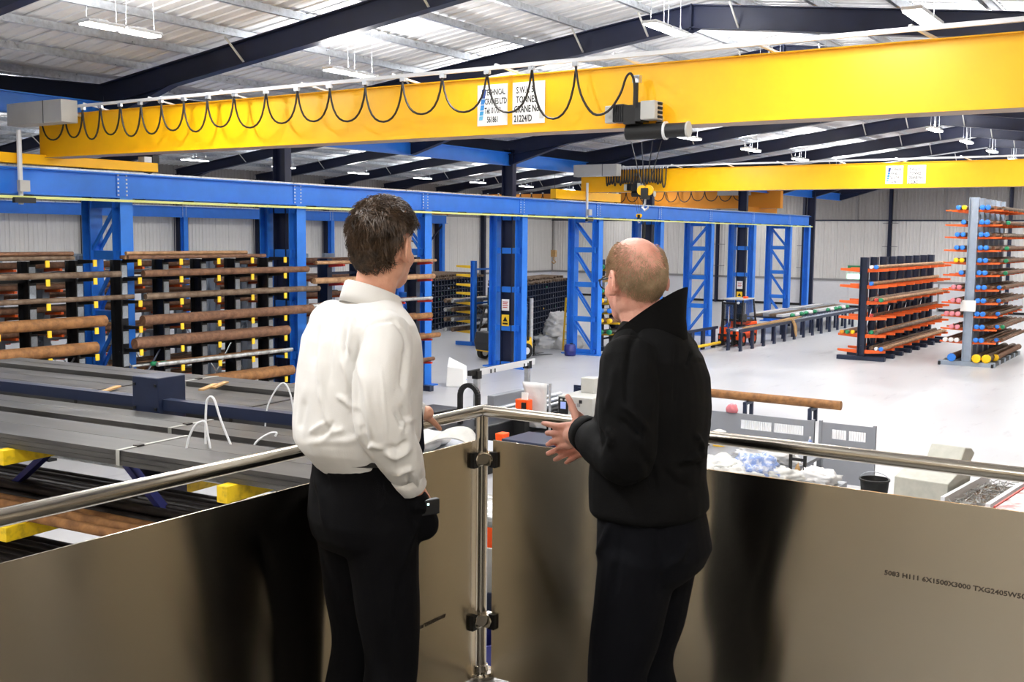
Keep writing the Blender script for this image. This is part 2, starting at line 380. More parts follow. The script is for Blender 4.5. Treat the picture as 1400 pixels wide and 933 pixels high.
WH = ['first lattice column from the camera, beside the rusty bar racks', 'second column from the camera, with a dark stanchion between its legs', 'third column from the camera, hidden partly by the tall man', 'fourth column from the camera, carrying a yellow warning sign', 'fifth column from the camera, standing by the white bags', 'sixth column from the camera, behind the older man', 'seventh column from the camera, right of the older man', 'eighth column from the camera, beside the cab of the forklift', 'ninth column from the camera, last braced one of the row']
for i, x in enumerate(CX): crane_column(x, i, 'blue crane '+WH[i])
t = thing('crane_column', 'single blue post closing the far end of the crane runway', 'column')
MB().ibeam((68.6, RA, .05), (68.6, RA, ZT-.6), .36, .34, .03, .02, (0, 1, 0)).build('leg', 'blue_paint', t); MB().box(68.3, 68.9, RA-.3, RA+.3, 0, .05).build('base_plate', 'blue_paint', t); rebase(t)
for i, x in enumerate([17.1+6*k for k in range(0, 9)]):
    t = thing('wall_runway_column', f'slim blue runway post against the white left wall, {ORD[i+1]} from the near end', 'column')
    MB().ibeam((x, RL, .05), (x, RL, ZT-.6), .3, .3, .03, .02, (0, 1, 0)).build('leg', 'blue_paint', t); MB().box(x-.25, x+.25, RL-.25, RL+.25, 0, .05).build('base_plate', 'blue_paint', t)
    if i == 8:
        for a, b in (((x, RL, 5.8), (x-3, RL, 3.4)), ((x-3, RL, 3.4), (x, RL, .4))): MB().bar(a, b, .1, .1).build('brace', 'navy_paint', t)
    rebase(t)
# notices on two stanchions
for x, w in ((35.1, 'fourth'), (59.1, 'eighth')):
    for z, m, nm, l in ((2.45, 'white_paper', 'white notice', 'notice'), (1.85, 'tip_yellow', 'yellow warning sign', 'sign')):
        t = thing('wall_notice', f'small {nm} fixed to the dark stanchion in the {w} blue column', l)
        s = .17
        xf = x-.15; a = YV
        MB().box(xf-.015, xf, a-s, a+s, z-s*1.3, z+s*1.3).build('plate', m, t)
        if m == 'tip_yellow':
            MB().prism([(a-.11, z-.04), (a+.11, z-.04), (a, z+.15)], xf-.021, xf-.015, 'x').build('warning_triangle', 'ink_black', t)
            MB().box(xf-.019, xf-.015, a-.12, a+.12, z-.16, z-.09).build('print', 'ink_black', t)
        else:
            b = MB()
            for k in range(4): b.box(xf-.019, xf-.015, a-.12+.03*(k % 2), a+.12, z+.1-.07*k, z+.13-.07*k)
            b.build('print', 'cap_red', t)
        MB().box(xf, x-.012, a-.05, a+.05, z-.03, z+.03).build('bracket', 'navy_paint', t)
        rebase(t)
# white power-feed poles beside the runway
for x, w in ((14.27, 'near end of the blue runway beam'), (39.7, 'middle of the blue runway beam')):
    t = thing('feed_pole', 'thin white pole with a box at the '+w, 'pole')
    MB().tube([(x, 22.6, 5.72), (x, 22.6, 7.35)], .055, 8).build('pole', 'steel_white', t, True)
    MB().box(x-.12, x+.12, 22.42, 22.54, 6.0, 6.25).build('box', 'cabinet_grey', t); MB().box(x-.25, x+.25, 22.42, 22.53, 5.75, 5.87).build('collector', 'dark_plastic', t); rebase(t)
# ================================================================= cranes
TX = Matrix(((0, 0, -1, 0), (-1, 0, 0, 0), (0, 1, 0, 0), (0, 0, 0, 1)))     # flat lettering turned to face -X
def put_text(s, size, x, y, z, parent, m='ink_black', xs=.72, align='LEFT', name='lettering'):
    me = text_mesh(s, size, align, xs); me.transform(TX); me.transform(Matrix.Translation((x, y, z))); me.materials.append(M(m))
    return obj(name, me, parent)
def crane(label, x, y0, y1, z0, z1, carr, cabY, loops, signs, droop, paint='yellow_paint', tb=True):
    t = thing('overhead_crane', label, 'crane'); w = .2
    b = MB().box(x-w, x+w, y0, y1, z0+.03, z1-.02); b.box(x-w-.05, x+w+.05, y0, y1, z0, z0+.03); b.box(x-w-.03, x+w+.03, y0, y1, z1-.02, z1)
    b.build('girder', paint, t)
    MB().box(x-w-.045, x+w+.045, y0, y1, z0-.004, z0).build('runner_flange', mat('flange_wear', 'a9917c', .5, .3), t)
    for yc in carr:
        c = MB().box(x-2.6, x+2.9, yc-.14, yc+.14, ZT+.08, z0+.06); c.build('end_carriage', paint, t, bevel=.02)
        for s in (-2.4, 2.7): MB().tube([(x+s, yc-.06, ZT+.16), (x+s, yc+.06, ZT+.16)], .13, 12).build('wheel', 'dark_plastic', t)
        MB().box(x+2.75, x+2.95, yc-.12, yc+.12, ZT+.3, ZT+.5).build('buffer', 'dark_plastic', t)
        MB().box(x+2.5, x+2.72, yc-.12, yc+.12, z0+.06, z0+.2).build('limit_switch', 'steel_white', t)
    MB().box(x-w-.75, x-w-.35, cabY-2.0, cabY, z1-.28, z1+.2).build('control_cabinet', 'cabinet_grey', t, bevel=.01)
    MB().box(x-w-.755, x-w-.35, cabY-1.36, cabY-1.34, z1-.28, z1+.2).build('cabinet_seam', 'dark_plastic', t)
    for yy in (cabY-.3, cabY-1.7): MB().box(x-w-.35, x-w, yy-.03, yy+.03, z1-.1, z1-.04).build('cabinet_bracket', 'galvanised', t)
    xt = x-w-.32; zt = z1+.06
    MB().box(xt-.025, xt+.025, y0+.1, cabY-.2, zt, zt+.06).build('festoon_track', 'steel_white', t)
    ys = np.arange(y0+1.4, cabY-1.5, 2.15)
    for y in ys: MB().bar((x, y, z1+.01), (xt, y+.25, zt+.08), .05, .03).build('track_bracket', 'steel_white', t)
    for i, y in enumerate(loops):
        MB().box(xt-.03, xt+.03, y-.05, y+.05, zt-.06, zt+.01).build('cable_trolley', 'galvanised', t)
        if i+1 < len(loops):
            a, c = loops[i], loops[i+1]; L = abs(a-c); dr = droop*(.9+.2*random.random()) if i < len(loops)-2 else droop*1.25
            pts = []
            for k in range(13):
                u = k/12; q = 1-(2*u-1)**2; s = u+.06*math.sin(2*PI*u)*-1
                pts.append((xt-.02*math.sin(i), a+(c-a)*s, zt-.06-dr*(q**.8)))
            MB().tube(pts, .019 if tb else .03, 5).build('festoon_cable', 'rubber_cable', t, True)
    for ysg, kind in signs:
        s = thing('crane_sign_plate', None, None); bpy.data.objects.remove(s)
        X = x-w-.004; h = z1-z0; za, zb = z1-.13*h, z1-.84*h; W_ = .6 if kind == 'firm' else .62
        p = MB().box(X-.006, X, ysg-W_, ysg, zb, za).build('sign_plate', 'white_paper', t)
        if kind == 'firm':
            bl = MB(); n = 5; hh = [.28, .16, .16, .13, .12]; zc = za-.07; q = .11
            for k in range(5):
                H_ = (za-zb-.16)*hh[k]*1.05; sl = .03
                y_ = ysg-.03-.012*(4-k)
                bl = MB().prism([(y_-.012, zc), (y_-.012-.075, zc), (y_-.075, zc-H_), (y_, zc-H_)], X-.0085, X-.006, 'x'); bl.build('logo_block', f'blue{k+1}', p); zc -= H_+.012
            for k, s in enumerate(('TECHNICAL', 'CRANES LTD', 'Tel: 01709', '561861')): put_text(s, .135, X-.0062, ysg-.145-(.05 if k == 3 else 0), za-.17-.148*k, p, xs=.56)
        else:
            for k, (s, off) in enumerate((('S.W.L. 5', .06), ('TONNES', .06), ('CRANE No.', .02), ('21224/D', .02))): put_text(s, .15, X-.0062, ysg-.01-off, za-.175-.152*k, p, xs=.66)
            MB().box(X-.0075, X-.006, ysg-.6, ysg-.52, zb+.07, zb+.17).build('small_mark', 'label_paper', p)
    return t
C1 = 15.2
l1 = [22.4, 21.5, 20.85, 20.25, 19.6, 18.95, 18.3, 17.6, 16.9, 16.15, 15.3, 14.5, 13.7, 12.85, 12.0, 11.15, 10.25, 9.4, 8.6, 7.65]
t = crane('big yellow overhead crane nearest the camera, with black cable loops', C1, -2.3, 22.95, 6.8, 7.74, (22.85, ), 23.0, l1[:-1], ((10.66, 'firm'), (9.96, 'swl')), .62)
xt = C1-.52
MB().tube(spl([(xt, 8.6, 7.74), (xt-.05, 8.47, 7.3), (xt-.05, 8.25, 7.0), (xt-.05, 8.0, 7.02), (xt-.05, 7.8, 7.25), (xt-.05, 7.7, 7.5), (xt-.05, 7.62, 7.55), (xt-.05, 7.56, 7.4), (xt-.05, 7.56, 7.05)]), .02, 6).build('festoon_cable', 'rubber_cable', t, True)
rebase(t)
l2 = [21.6+.0-.12*k for k in range(22)]+[18.9]
t = crane('second yellow overhead crane, farther down the hall, with bunched cables', 40.0, -2.3, 22.95, 6.95, 7.85, (22.85, ), 22.9, l2, ((10.5, 'firm'), (9.75, 'swl')), .6, tb=False); rebase(t)
l3 = [24.6+.9*k for k in range(26)]
t = crane('shaded orange-yellow crane of the left bay, seen beneath the second crane', 63.0, 22.6, 49.6, 6.9, 7.95, (RB, RL), 26.3, l3, (), .6, 'amber', tb=False); rebase(t)  # amber paint puts this crane's shade into its colour
def hoist(label, x, y, z, hookz, chain):
    t = thing('crane_hoist', label, 'hoist')
    MB().box(x-.62, x-.4, y+.62, y+.86, z+.0, z+.36).build('gear_case', 'cabinet_grey', t, bevel=.015)
    MB().box(x-.66, x-.3, y+.3, y+.62, z-.0, z+.38).build('motor', 'dark_plastic', t, bevel=.02)
    for k in range(5): MB().box(x-.69, x-.28, y+.33+.06*k, y+.35+.06*k, z+.02, z+.36).build('cooling_fin', 'dark_plastic', t)
    MB().box(x-.7, x-.26, y-.05, y+.28, z-.05, z+.34).build('trolley_frame', 'rubber_black', t)
    MB().box(x-.72, x-.28, y-.22, y-.05, z, z+.38).build('motor_cover', 'dark_plastic', t)
    MB().box(x-.78, x-.32, y-.62, y-.22, z+.02, z+.4).build('electric_box', 'cabinet_grey', t, bevel=.015)
    for k in range(4): MB().tube([(x-.6, y-.62, z+.08+.09*k), (x-.6, y-.74, z+.06+.09*k)], .03, 8).build('cable_gland', 'rubber_black', t)
    MB().tube([(x-.45, y-.75, z-.2), (x-.45, y+.3, z-.2)], .16, 16).build('rope_drum', 'rubber_black', t, True)
    MB().tube([(x-.45, y-1.35, z-.2), (x-.45, y-.75, z-.2)], .15, 16).build('hoist_motor', 'dark_plastic', t, True)
    MB().tube([(x-.45, y-1.4, z-.2), (x-.45, y-1.35, z-.2)], .17, 16).build('fan_cover', 'cabinet_grey', t, True)
    MB().tube([(x-.45, y-.8, z-.2), (x-.45, y-.74, z-.2)], .19, 16).build('motor_flange', 'steel_white', t, True)
    for yy in (y-.5, y+.15): MB().box(x-.3, x+.3, yy-.08, yy+.08, z-.06, z-.0).build('wheel_plate', 'rubber_black', t)
    for sx in (-.22, .22):
        for yy in (y-.5, y+.15): MB().tube([(x+sx-.03, yy, z+.06), (x+sx+.03, yy, z+.06)], .09, 12).build('wheel', 'galvanised', t)
    MB().tube([(x-.55, y, z+.34), (x-.55, y, z+.85)], .045, 8).build('cable_mast', 'dark_plastic', t); MB().box(x-.62, x-.48, y-.1, y+.1, z+.8, z+.95).build('mast_head', 'galvanised', t)
    for k, yy in enumerate((y-.45, y-.3, y-.12, y+.05)): MB().tube([(x-.45, yy, z-.3), (x-.45, y-.2+.05*(k-1.5), hookz+.2)], .008, 4).build('wire_rope', 'dark_plastic', t)
    for s in (-.1, .1): MB().tube([(x-.48, y-.2+s, hookz+.16), (x-.42, y-.2+s, hookz+.16)], .14, 14).build('sheave', 'yellow_paint', t, True)
    MB().box(x-.53, x-.37, y-.3, y-.1, hookz-.08, hookz+.22).build('hook_block', 'dark_plastic', t)
    hk = [(x-.45, y-.2, hookz-.08), (x-.45, y-.2, hookz-.2), (x-.45, y-.12, hookz-.3), (x-.45, y-.2, hookz-.38), (x-.45, y-.29, hookz-.32), (x-.45, y-.3, hookz-.25)]
    MB().tube(hk, [.03, .03, .04, .04, .03, .015], 8).build('hook', 'galvanised', t, True)
    if chain:
        MB().tube([(x-.45, y-.2, hookz-.38), (x-.45, y-.2, hookz-chain)], .02, 5).build('sling_chain', 'dark_plastic', t)
    T_ = Matrix.Translation((x-.2, y, z)) @ Matrix.Diagonal((.6, .6, .72, 1)) @ Matrix.Translation((-x+.2, -y, -z))
    for c in [c for c in COL.objects if c.parent == t]:
        if c.name.split('.')[0] not in ('wire_rope', 'sheave', 'hook_block', 'hook', 'sling_chain'): c.data.transform(T_)
        elif c.name.split('.')[0] != 'wire_rope' and c.name.split('.')[0] != 'sling_chain': c.data.transform(Matrix.Translation((x-.45, y-.2, hookz)) @ Matrix.Scale(.55, 4) @ Matrix.Translation((-x+.45, -y+.2, -hookz)))
    return rebase(t)
hoist('black and grey rope hoist riding under the nearest yellow crane', C1, 7.6, 6.86, 5.75, 1.1)
hoist('small dark hoist riding under the second yellow crane', 40.0, 20.3, 7.0, 5.9, 0)
# pendant hook hanging in the left bay
t = thing('chain_hook', 'small brass-coloured hook hanging on a chain before the white end wall', 'hook')
MB().tube([(55, 33.5, zroof(33.5)-.07), (55, 33.5, 4.2)], .015, 4).build('chain', 'dark_plastic', t); MB().box(54.9, 55.1, 33.35, 33.65, 3.9, 4.3).build('hook_block', 'timber', t); MB().tube([(55, 33.5, 3.9), (55, 33.5, 3.7), (55, 33.36, 3.6), (55, 33.5, 3.5), (55, 33.64, 3.62)], .04, 6).build('hook', 'timber', t, True); rebase(t)
# ================================================================= high-bay lights
def lamp_proto():
    t = thing('highbay_light', 'x', 'light')
    MB().box(-.37, .37, -.16, .16, .03, .09).build('housing', 'lamp_case', t, bevel=.015)
    MB().box(-.35, .35, -.14, .14, .0, .03).build('diffuser', 'lamp_glow', t, bevel=.01)
    for s in (-.3, .3): MB().tube([(s, 0, .09), (s*.9, 0, 1.165)], .006, 4).build('wire', 'galvanised', t)
    MB().box(-.1, .1, -.05, .05, .09, .13).build('driver', 'lamp_case', t)
    return t
L0 = None
def lamp(x, y, label, group, watts):
    global L0
    z = zroof(y)-1.2
    if L0 is None: L0 = lamp_proto(); L0.location = (x, y, z); L0['label'] = label; L0['group'] = group; o = L0
    else: o = dup(L0, (x, y, z), 0, label, group)
    if watts:
        ld = bpy.data.lights.get(f'lamp{watts}') or bpy.data.lights.new(f'lamp{watts}', 'AREA')
        ld.energy = watts; ld.shape = 'RECTANGLE'; ld.size = 1.5; ld.size_y = .3; ld.color = (1, .985, .965)
        l = bpy.data.objects.new('lamp_light', ld); COL.objects.link(l); l.location = (x+.4, y, z-.03)
        lu = bpy.data.lights.get(f'lampup{watts}')
        if lu is None: lu = ld.copy(); lu.name = f'lampup{watts}'; lu.energy = watts*.95
        l = bpy.data.objects.new('lamp_uplight', lu); COL.objects.link(l); l.location = (x+.4, y, z+.15); l.rotation_euler = (PI, 0, 0)
    return o
ROWS = ((16.6, 'left slope of the near bay roof', 'a'), (10.0, 'ridge of the near bay roof', 'a'), (4.4, 'right slope of the near bay roof', 'a'), (30.0, 'first slope of the left bay roof', 'b'), (42.8, 'far slope of the left bay roof', 'b'))
for y, ph, q in ROWS:
    xs = [6*k+.1+(2.2 if y == 10.0 else 0) for k in range(0, 13)] if q == 'a' else [17.9+6*k for k in range(0, 11)]
    for i, x in enumerate(xs):
        for j in (0, 1):
            lamp(x+.8*j, y, f'LED high-bay light under the {ph}, {"nearer" if j == 0 else "farther"} of {ORD[i+1]} pair', 'high-bay lights under the '+ph, LAMP_W*(1 if q == 'a' else .55) if j == 0 else 0)

for k, (x, y) in enumerate(((-3.2, 1.2), (-3.2, -1.6), (.6, -2.0))): lamp(x, y, f'LED high-bay light over the viewing platform, {ORD[k+1]} from the left rail', 'platform_lights', LAMP_W*.3)  # added fill lamps out of view, brightening the panel reflections and back walls
# ================================================================= viewing platform
def at(x, y, d):
    """point of the hall seen at photo pixel x, y at a depth of d metres"""
    return Vector((0, 0, CAMZ))+(_f+CR*((x-700)/FPX)+CD*((y-466.5)/FPX))*d
PZ, PX, PY = 3.40, 3.42, 2.40
pf = MB().box(-4.5, PX+.08, -2.7, PY+.08, PZ-.12, PZ).build('platform_floor', 'chequer'); tag(pf, kind='structure')
lug = MB(); k = 0
for i in range(106):
    for j in range(66):
        x, y = 3.47-.045*i, 2.45-.045*j; a = PI/4 if (i+j) % 2 else -PI/4
        if x < .2 or y < -.3: continue
        dx, dy = math.cos(a)*.018, math.sin(a)*.018; nx, ny = -math.sin(a)*.004, math.cos(a)*.004
        lug.add([(x-dx, y-dy, PZ), (x+nx, y+ny, PZ), (x+dx, y+dy, PZ), (x-nx, y-ny, PZ), (x-dx*.6, y-dy*.6, PZ+.0022), (x+dx*.6, y+dy*.6, PZ+.0022)], [(0, 1, 5, 4), (1, 2, 5), (2, 3, 4, 5), (3, 0, 4)])
tag(lug.build('tread_lugs', 'chequer', pf), kind='stuff')
MB().box(-4.5, PX+.1, PY+.08, PY+.1, PZ-.3, PZ+.0).box(PX+.08, PX+.1, -2.7, PY+.1, PZ-.3, PZ).build('edge_beam', 'navy_paint', pf)
for x in (-4, -.5, 3.2):
    for y in (-2.4, 2.2): MB().box(x-.08, x+.08, y-.08, y+.08, 0, PZ-.12).build('platform_leg', 'navy_paint', pf)
t = thing('handrail', 'brushed stainless steel corner handrail around the viewing platform', 'handrail'); RZ = 4.47; rr = .0225
MB().tube([(-4.2, PY, RZ), (PX, PY, RZ)], rr, 24, False).build('rail', 'stainless', t, True)
MB().tube([(PX, PY, RZ), (PX, -2.6, RZ)], rr, 24, False).build('rail', 'stainless', t, True)
MB().lathe([(rr*math.cos(a), rr*math.sin(a)) for a in np.linspace(-1.5, 1.5, 9)], (PX, PY, RZ), 20).build('corner_elbow', 'stainless', t, True)
def post(x, y, corner):
    MB().tube([(x, y, PZ+.02), (x, y, RZ-.01)], .0245, 24).build('post', 'stainless', t, True)
    MB().lathe([(.058, 0), (.058, .022), (.055, .026), (.034, .028), (.031, .05), (.026, .052)], (x, y, PZ), 28).build('base_collar', 'stainless_polished', t, True)
    for z in (4.285, 3.64):
        for dx, dy in (((-1, 0), (0, -1)) if corner else (((-1, 0), (1, 0)) if abs(y-PY) < .01 else ((0, 1), (0, -1)))):
            pr = [(.02, -.026), (.05, -.026), (.062, -.02), (.07, 0), (.062, .02), (.05, .026), (.02, .026)]
            b = MB()
            if dx: b.prism([(x+dx*u, z+w) for u, w in pr], y-.026, y-.004, 'y') if False else b.add([(x+dx*u, yy, z+w) for yy in (y-.026, y+.024) for u, w in pr], [tuple(range(6, -1, -1)), tuple(range(7, 14))]+[(i, (i+1) % 7, 7+(i+1) % 7, 7+i) for i in range(7)])
            else: b.add([(xx, y+dy*u, z+w) for xx in (x-.026, x+.024) for u, w in pr], [tuple(range(6, -1, -1)), tuple(range(7, 14))]+[(i, (i+1) % 7, 7+(i+1) % 7, 7+i) for i in range(7)])
            c = b.build('panel_clamp', 'stainless_polished', t, bevel=.004)
            g = MB()
            if dx: g.box(min(x+dx*.05, x+dx*.078), max(x+dx*.05, x+dx*.078), y-.02, y+.018, z-.03, z+.03)
            else: g.box(x-.02, x+.018, min(y+dy*.05, y+dy*.078), max(y+dy*.05, y+dy*.078), z-.03, z+.03)
            g.build('rubber_pad', 'rubber_black', c)
post(PX, PY, True); post(.2, PY, False); post(PX, -.95, False)
rebase(t)
def panel(label, p0, p1):
    p0, p1 = Vector(p0), Vector(p1); L_ = (p1-p0).length; z0, z1 = PZ+.012, 4.36; n = Vector((p1-p0)).normalized().cross(Vector((0, 0, 1)))*.003
    vs = [p0+n+Vector((0, 0, z0)), p1+n+Vector((0, 0, z0)), p1+n+Vector((0, 0, z1)), p0+n+Vector((0, 0, z1)), p0-n+Vector((0, 0, z0)), p1-n+Vector((0, 0, z0)), p1-n+Vector((0, 0, z1)), p0-n+Vector((0, 0, z1))]
    b = MB().add(vs, [(0, 1, 2, 3), (5, 4, 7, 6), (3, 2, 6, 7), (0, 4, 5, 1), (0, 3, 7, 4), (1, 5, 6, 2)])
    me = b.mesh('infill_panel', 'brushed_aluminium'); uv = me.uv_layers.new(name='UVMap'); d = (p1-p0).normalized()
    for lp in me.loops:
        co = me.vertices[lp.vertex_index].co; uv.data[lp.index].uv = ((co-p0).dot(d), co.z)
    o = obj('infill_panel', me); tag(o, label, 'panel'); return o
def sub(o, ch):                                                       # re-base a single mesh and its child
    P = [v.co for v in o.data.vertices]; c = sum(P, Vector())/len(P); c.z = min(p.z for p in P)
    o.data.transform(Matrix.Translation(-c)); o.location = c; ch.location = Vector(ch.location)-c; ch.parent = o
INK = mat('panel_ink', '3a3128', .6)
p1 = panel('left brushed aluminium infill panel under the handrail, behind the tall man', (-.2, PY, 0), (3.385, PY, 0))
me = text_mesh('5083 H111 6X1500X3000 TXG2405W507', .019, 'LEFT', 1.02); me.transform(Matrix(((1, 0, 0, 0), (0, 0, -1, 0), (0, 1, 0, 0), (0, 0, 0, 1)))); me.transform(Matrix.Translation((2.845, PY-.0036, 3.712))); me.materials.append(INK)
sub(p1, obj('printed_code', me))
p2 = panel('right brushed aluminium infill panel with a printed code, behind the man in black', (PX, 2.345, 0), (PX, -.2, 0))
me = text_mesh('5083 H111 6X1500X3000 TXG2405W507', .0205, 'LEFT', 1.16); me.transform(TX); me.transform(Matrix.Translation((PX-.0036, .853, 4.103))); me.materials.append(INK)
sub(p2, obj('printed_code', me))
p3 = panel('aluminium infill panel at the near end of the right handrail', (PX, -.95-.06, 0), (PX, -2.6, 0)); p3.location = (0, 0, 0)
p4 = panel('aluminium infill panel at the near end of the left handrail', (-4.2, PY, 0), (-.3, PY, 0)); p4.location = (0, 0, 0)
# ================================================================= racks of bar
def rodmesh(r, L_, n=10):
    b = MB(); pts = []
    for i in range(3): pts.append((L_*i/2, random.uniform(-.012, .012) if i == 1 else 0, 0))
    b.tube(pts, r, n); me = b.mesh('steel_bar', 'rust', True); auto(me, 60); return me
_rods = {}
def bar(x0, x1, y, zb, r, m, label, group, cap=None, capw=.0, ry=0, axis='x', nm='steel_bar', n=10):
    key = (round(r, 3), round(x1-x0, 1), m, n)
    if key not in _rods:
        me = rodmesh(r, x1-x0, n); me.materials[0] = M(m); _rods[key] = me
    o = obj(nm, _rods[key], None, (x0, y, zb+r), ry); tag(o, label, 'bar', group)
    if cap:
        ck = ('cap', round(r, 3), cap)
        if ck not in _rods: _rods[ck] = MB().tube([(-.02, 0, 0), (-.005, 0, 0), (.14, 0, 0)], [r*.9, r*1.14, r*1.1], 10).mesh('end_cap', cap, True)
        obj('end_cap', _rods[ck], o)
    return o
def rack_side(name, label, xs, yu, z_arms, ztop, arm_len, um, am, tip=None, depth=.22, plates=False, dirs=(-1,), base='navy', uw=.2, arm_h=.1, arm_w=.08):
    t = thing(name, label, 'rack', (xs[0], yu, 0))
    X = [x-xs[0] for x in xs]
    um_ = MB().ibeam((0, 0, 0), (0, 0, ztop), uw, depth, .02, .02, (0, 1, 0)).mesh('upright', um)
    for dr in dirs:
        s = dr
        arm = MB().add([(-arm_w/2, s*depth/2, -arm_h), (arm_w/2, s*depth/2, -arm_h), (arm_w/2, s*depth/2, 0), (-arm_w/2, s*depth/2, 0), (-arm_w/2, s*(depth/2+arm_len), -arm_h*.6), (arm_w/2, s*(depth/2+arm_len), -arm_h*.6), (arm_w/2, s*(depth/2+arm_len), 0), (-arm_w/2, s*(depth/2+arm_len), 0)], [(0, 1, 2, 3), (7, 6, 5, 4), (0, 4, 5, 1), (1, 5, 6, 2), (2, 6, 7, 3), (3, 7, 4, 0)]).mesh('arm', am)
        if tip: tp = MB().cbox((0, s*(depth/2+arm_len+.012), -arm_h*.7), (arm_w*1.15, .03, arm_h*1.5)).mesh('arm_tip', tip)
        if plates: pl = MB().cbox((0, s*(depth/2+.012), -.3), (.15, .02, .3)).mesh('arm_plate', 'perforated_grey')
        for x in X:
            for z in z_arms:
                a = obj('arm', arm, t, (x, 0, z))
                if tip: obj('arm_tip', tp, a)
                if plates: obj('arm_plate', pl, a)
    for x in X:
        obj('upright', um_, t, (x, 0, 0))
    for dr in dirs:
        for x in X: MB().box(x-uw/2, x+uw/2, min(0, dr*(depth/2+arm_len)), max(0, dr*(depth/2+arm_len)), 0, .18).build('foot', um, t)
    for z in (ztop*.12, ztop*.5, ztop*.9):
        MB().box(X[0], X[-1], -.03, .03, z-.04, z+.04).build('tie_bar', um, t)
    for k in range(len(X)-1):
        if k % 2 == 0: MB().bar((X[k], .02, ztop*.14), (X[k+1], .02, ztop*.5), .03, .03).bar((X[k], .02, ztop*.5), (X[k+1], .02, ztop*.14), .03, .03).build('cross_brace', 'galvanised', t)
    return t
YU = 22.53; YB = 21.93
lv1 = [(4.53, .05, 'rust'), (4.14, .075, 'rust_grey'), (3.59, .06, 'rust_grey'), (3.06, .135, 'rust_orange'), (2.45, .14, 'rust_orange'), (1.92, .11, 'rust'), (1.3, .12, 'rust'), (.7, .12, 'rust')]
def lvls(l): return [z-r for z, r, m in l]
rack_side('bar_rack', 'black cantilever bar rack with yellow arm tips left of the first blue column', [9.5, 10.7, 11.9, 13.1, 14.3, 15.5], YU, lvls(lv1), 4.45, .58, 'rack_black', 'rack_black', 'tip_yellow', plates=True, depth=.4)
G1, G2, G3 = 'rusty bars on the rack left of the first blue column', 'rusty bars on the rack between the first two columns', 'bars on the red-armed rack behind the tall man'
pos = ['topmost', 'second', 'third', 'fourth', 'fifth', 'sixth', 'seventh', 'lowest']
for k, (x1, w) in enumerate(((16.3, 'greyish brown'), (16.65, 'thin greyish brown'), (15.85, 'thick orange-brown'), (15.6, 'thick orange-brown'), (15.5, 'rusty brown'), (15.6, 'rusty brown'), (15.4, 'rusty brown'))):
    z, r, m = lv1[k+1]; bar(x1-6.2, x1, YB-.02, z-r, r, m, f'{w} round steel bar at the front of the {pos[k+1]} level, left rack', G1)
    if k in (2, 4): bar(x1-6.0, x1+.12, YB+.22, z-r, r*.8, 'rust_grey', f'{w} bar lying behind the front one on the {pos[k+1]} level, left rack', G1)
for k, (dy, dz, w) in enumerate(((0, 0, 'front'), (.13, 0, 'middle'), (.26, 0, 'rear'), (.07, .095, 'upper front'), (.2, .095, 'upper rear'))):
    bar(9.0, 15.05+.03*k, YB-.05+dy, 4.48+dz, .05, 'rust' if k % 2 else 'rust_grey', f'thin rusty bar, {w} one of the five on top of the left rack', G1)
for k in range(5):
    bar(9.4, 14.9-.2*(k % 3), YB+.2+.0*k, lv1[k+1][0]-lv1[k+1][1], .045, 'rust_grey', f'thin brown bar tucked behind on the {pos[k+1]} level, left rack', G1) if k not in (2, 4) else None
lv2 = [(4.53, .05, 'rust'), (4.13, .085, 'rust'), (3.57, .075, 'rust'), (3.0, .125, 'rust'), (2.45, .13, 'rust'), (1.89, .055, 'bar_bright'), (1.31, .14, 'rust_orange'), (.8, .13, 'rust_orange')]
rack_side('bar_rack', 'black cantilever bar rack with yellow arm tips between the first two blue columns', [16.72, 17.95, 19.15, 20.3, 21.5], YU, lvls(lv2), 4.45, .58, 'rack_black', 'rack_black', 'tip_yellow', plates=True, depth=.4)
e2 = [(16.95, 22.55, 'rust'), (17.0, 23.0, 'rust_grey'), (16.9, 22.7, 'rust'), (16.65, 21.75, 'rust'), (17.3, 21.9, 'bar_bright'), (17.2, 21.9, 'rust_orange'), (18.2, 22.3, 'rust_orange')]
for k, (a, c, m) in enumerate(e2):
    z, r, _ = lv2[k+1]; w = 'bright silver' if k == 4 else ('orange-brown' if k > 4 else 'rusty brown')
    bar(a, c, YB-.02, z-r, r, m, f'{w} round bar at the front of the {pos[k+1]} level, middle rack', G2)
    if k in (0, 1, 3, 5): bar(a+.25, c-.4, YB+.21, z-r, r, 'rust_grey' if k < 2 else m, f'brown bar lying behind the front one on the {pos[k+1]} level, middle rack', G2)
z = lv2[5][0]-.055
bar(17.55, 21.7, YB+.13, z, .05, 'rust_orange', 'green-capped brown bar beside the silver bar on the middle rack', G2, 'cap_green'); bar(17.35, 21.5, YB+.25, z, .05, 'rust_orange', 'green-capped brown bar behind its twin on the middle rack', G2, 'cap_green')
bar(16.8, 17.6, YB+.3, z, .035, 'bar_bright', 'short bright bar end left of the green caps on the middle rack', G2)
for k, (dy, dz, w) in enumerate(((0, 0, 'front'), (.13, 0, 'middle'), (.26, 0, 'rear'), (.07, .095, 'upper'))):
    bar(16.5, 20.9-.2*k, YB-.05+dy, 4.48+dz, .048, ('rust', 'rust_pale')[k % 2], f'thin rusty bar, {w} one of the four on top of the middle rack', G2)
lv3 = [(4.3, .05, 'rust_pale'), (3.78, .085, 'rust_pale'), (3.07, .055, 'bar_bright'), (2.5, .1, 'rust_orange'), (1.83, .085, 'rust_orange'), (1.05, .07, 'rust')]
rack_side('bar_rack', 'dark cantilever rack with red arms behind the tall man', [23.9, 25.3, 26.7, 28.1], YU, lvls(lv3), 4.4, .58, 'rack_navy', 'red_paint', None, depth=.4)
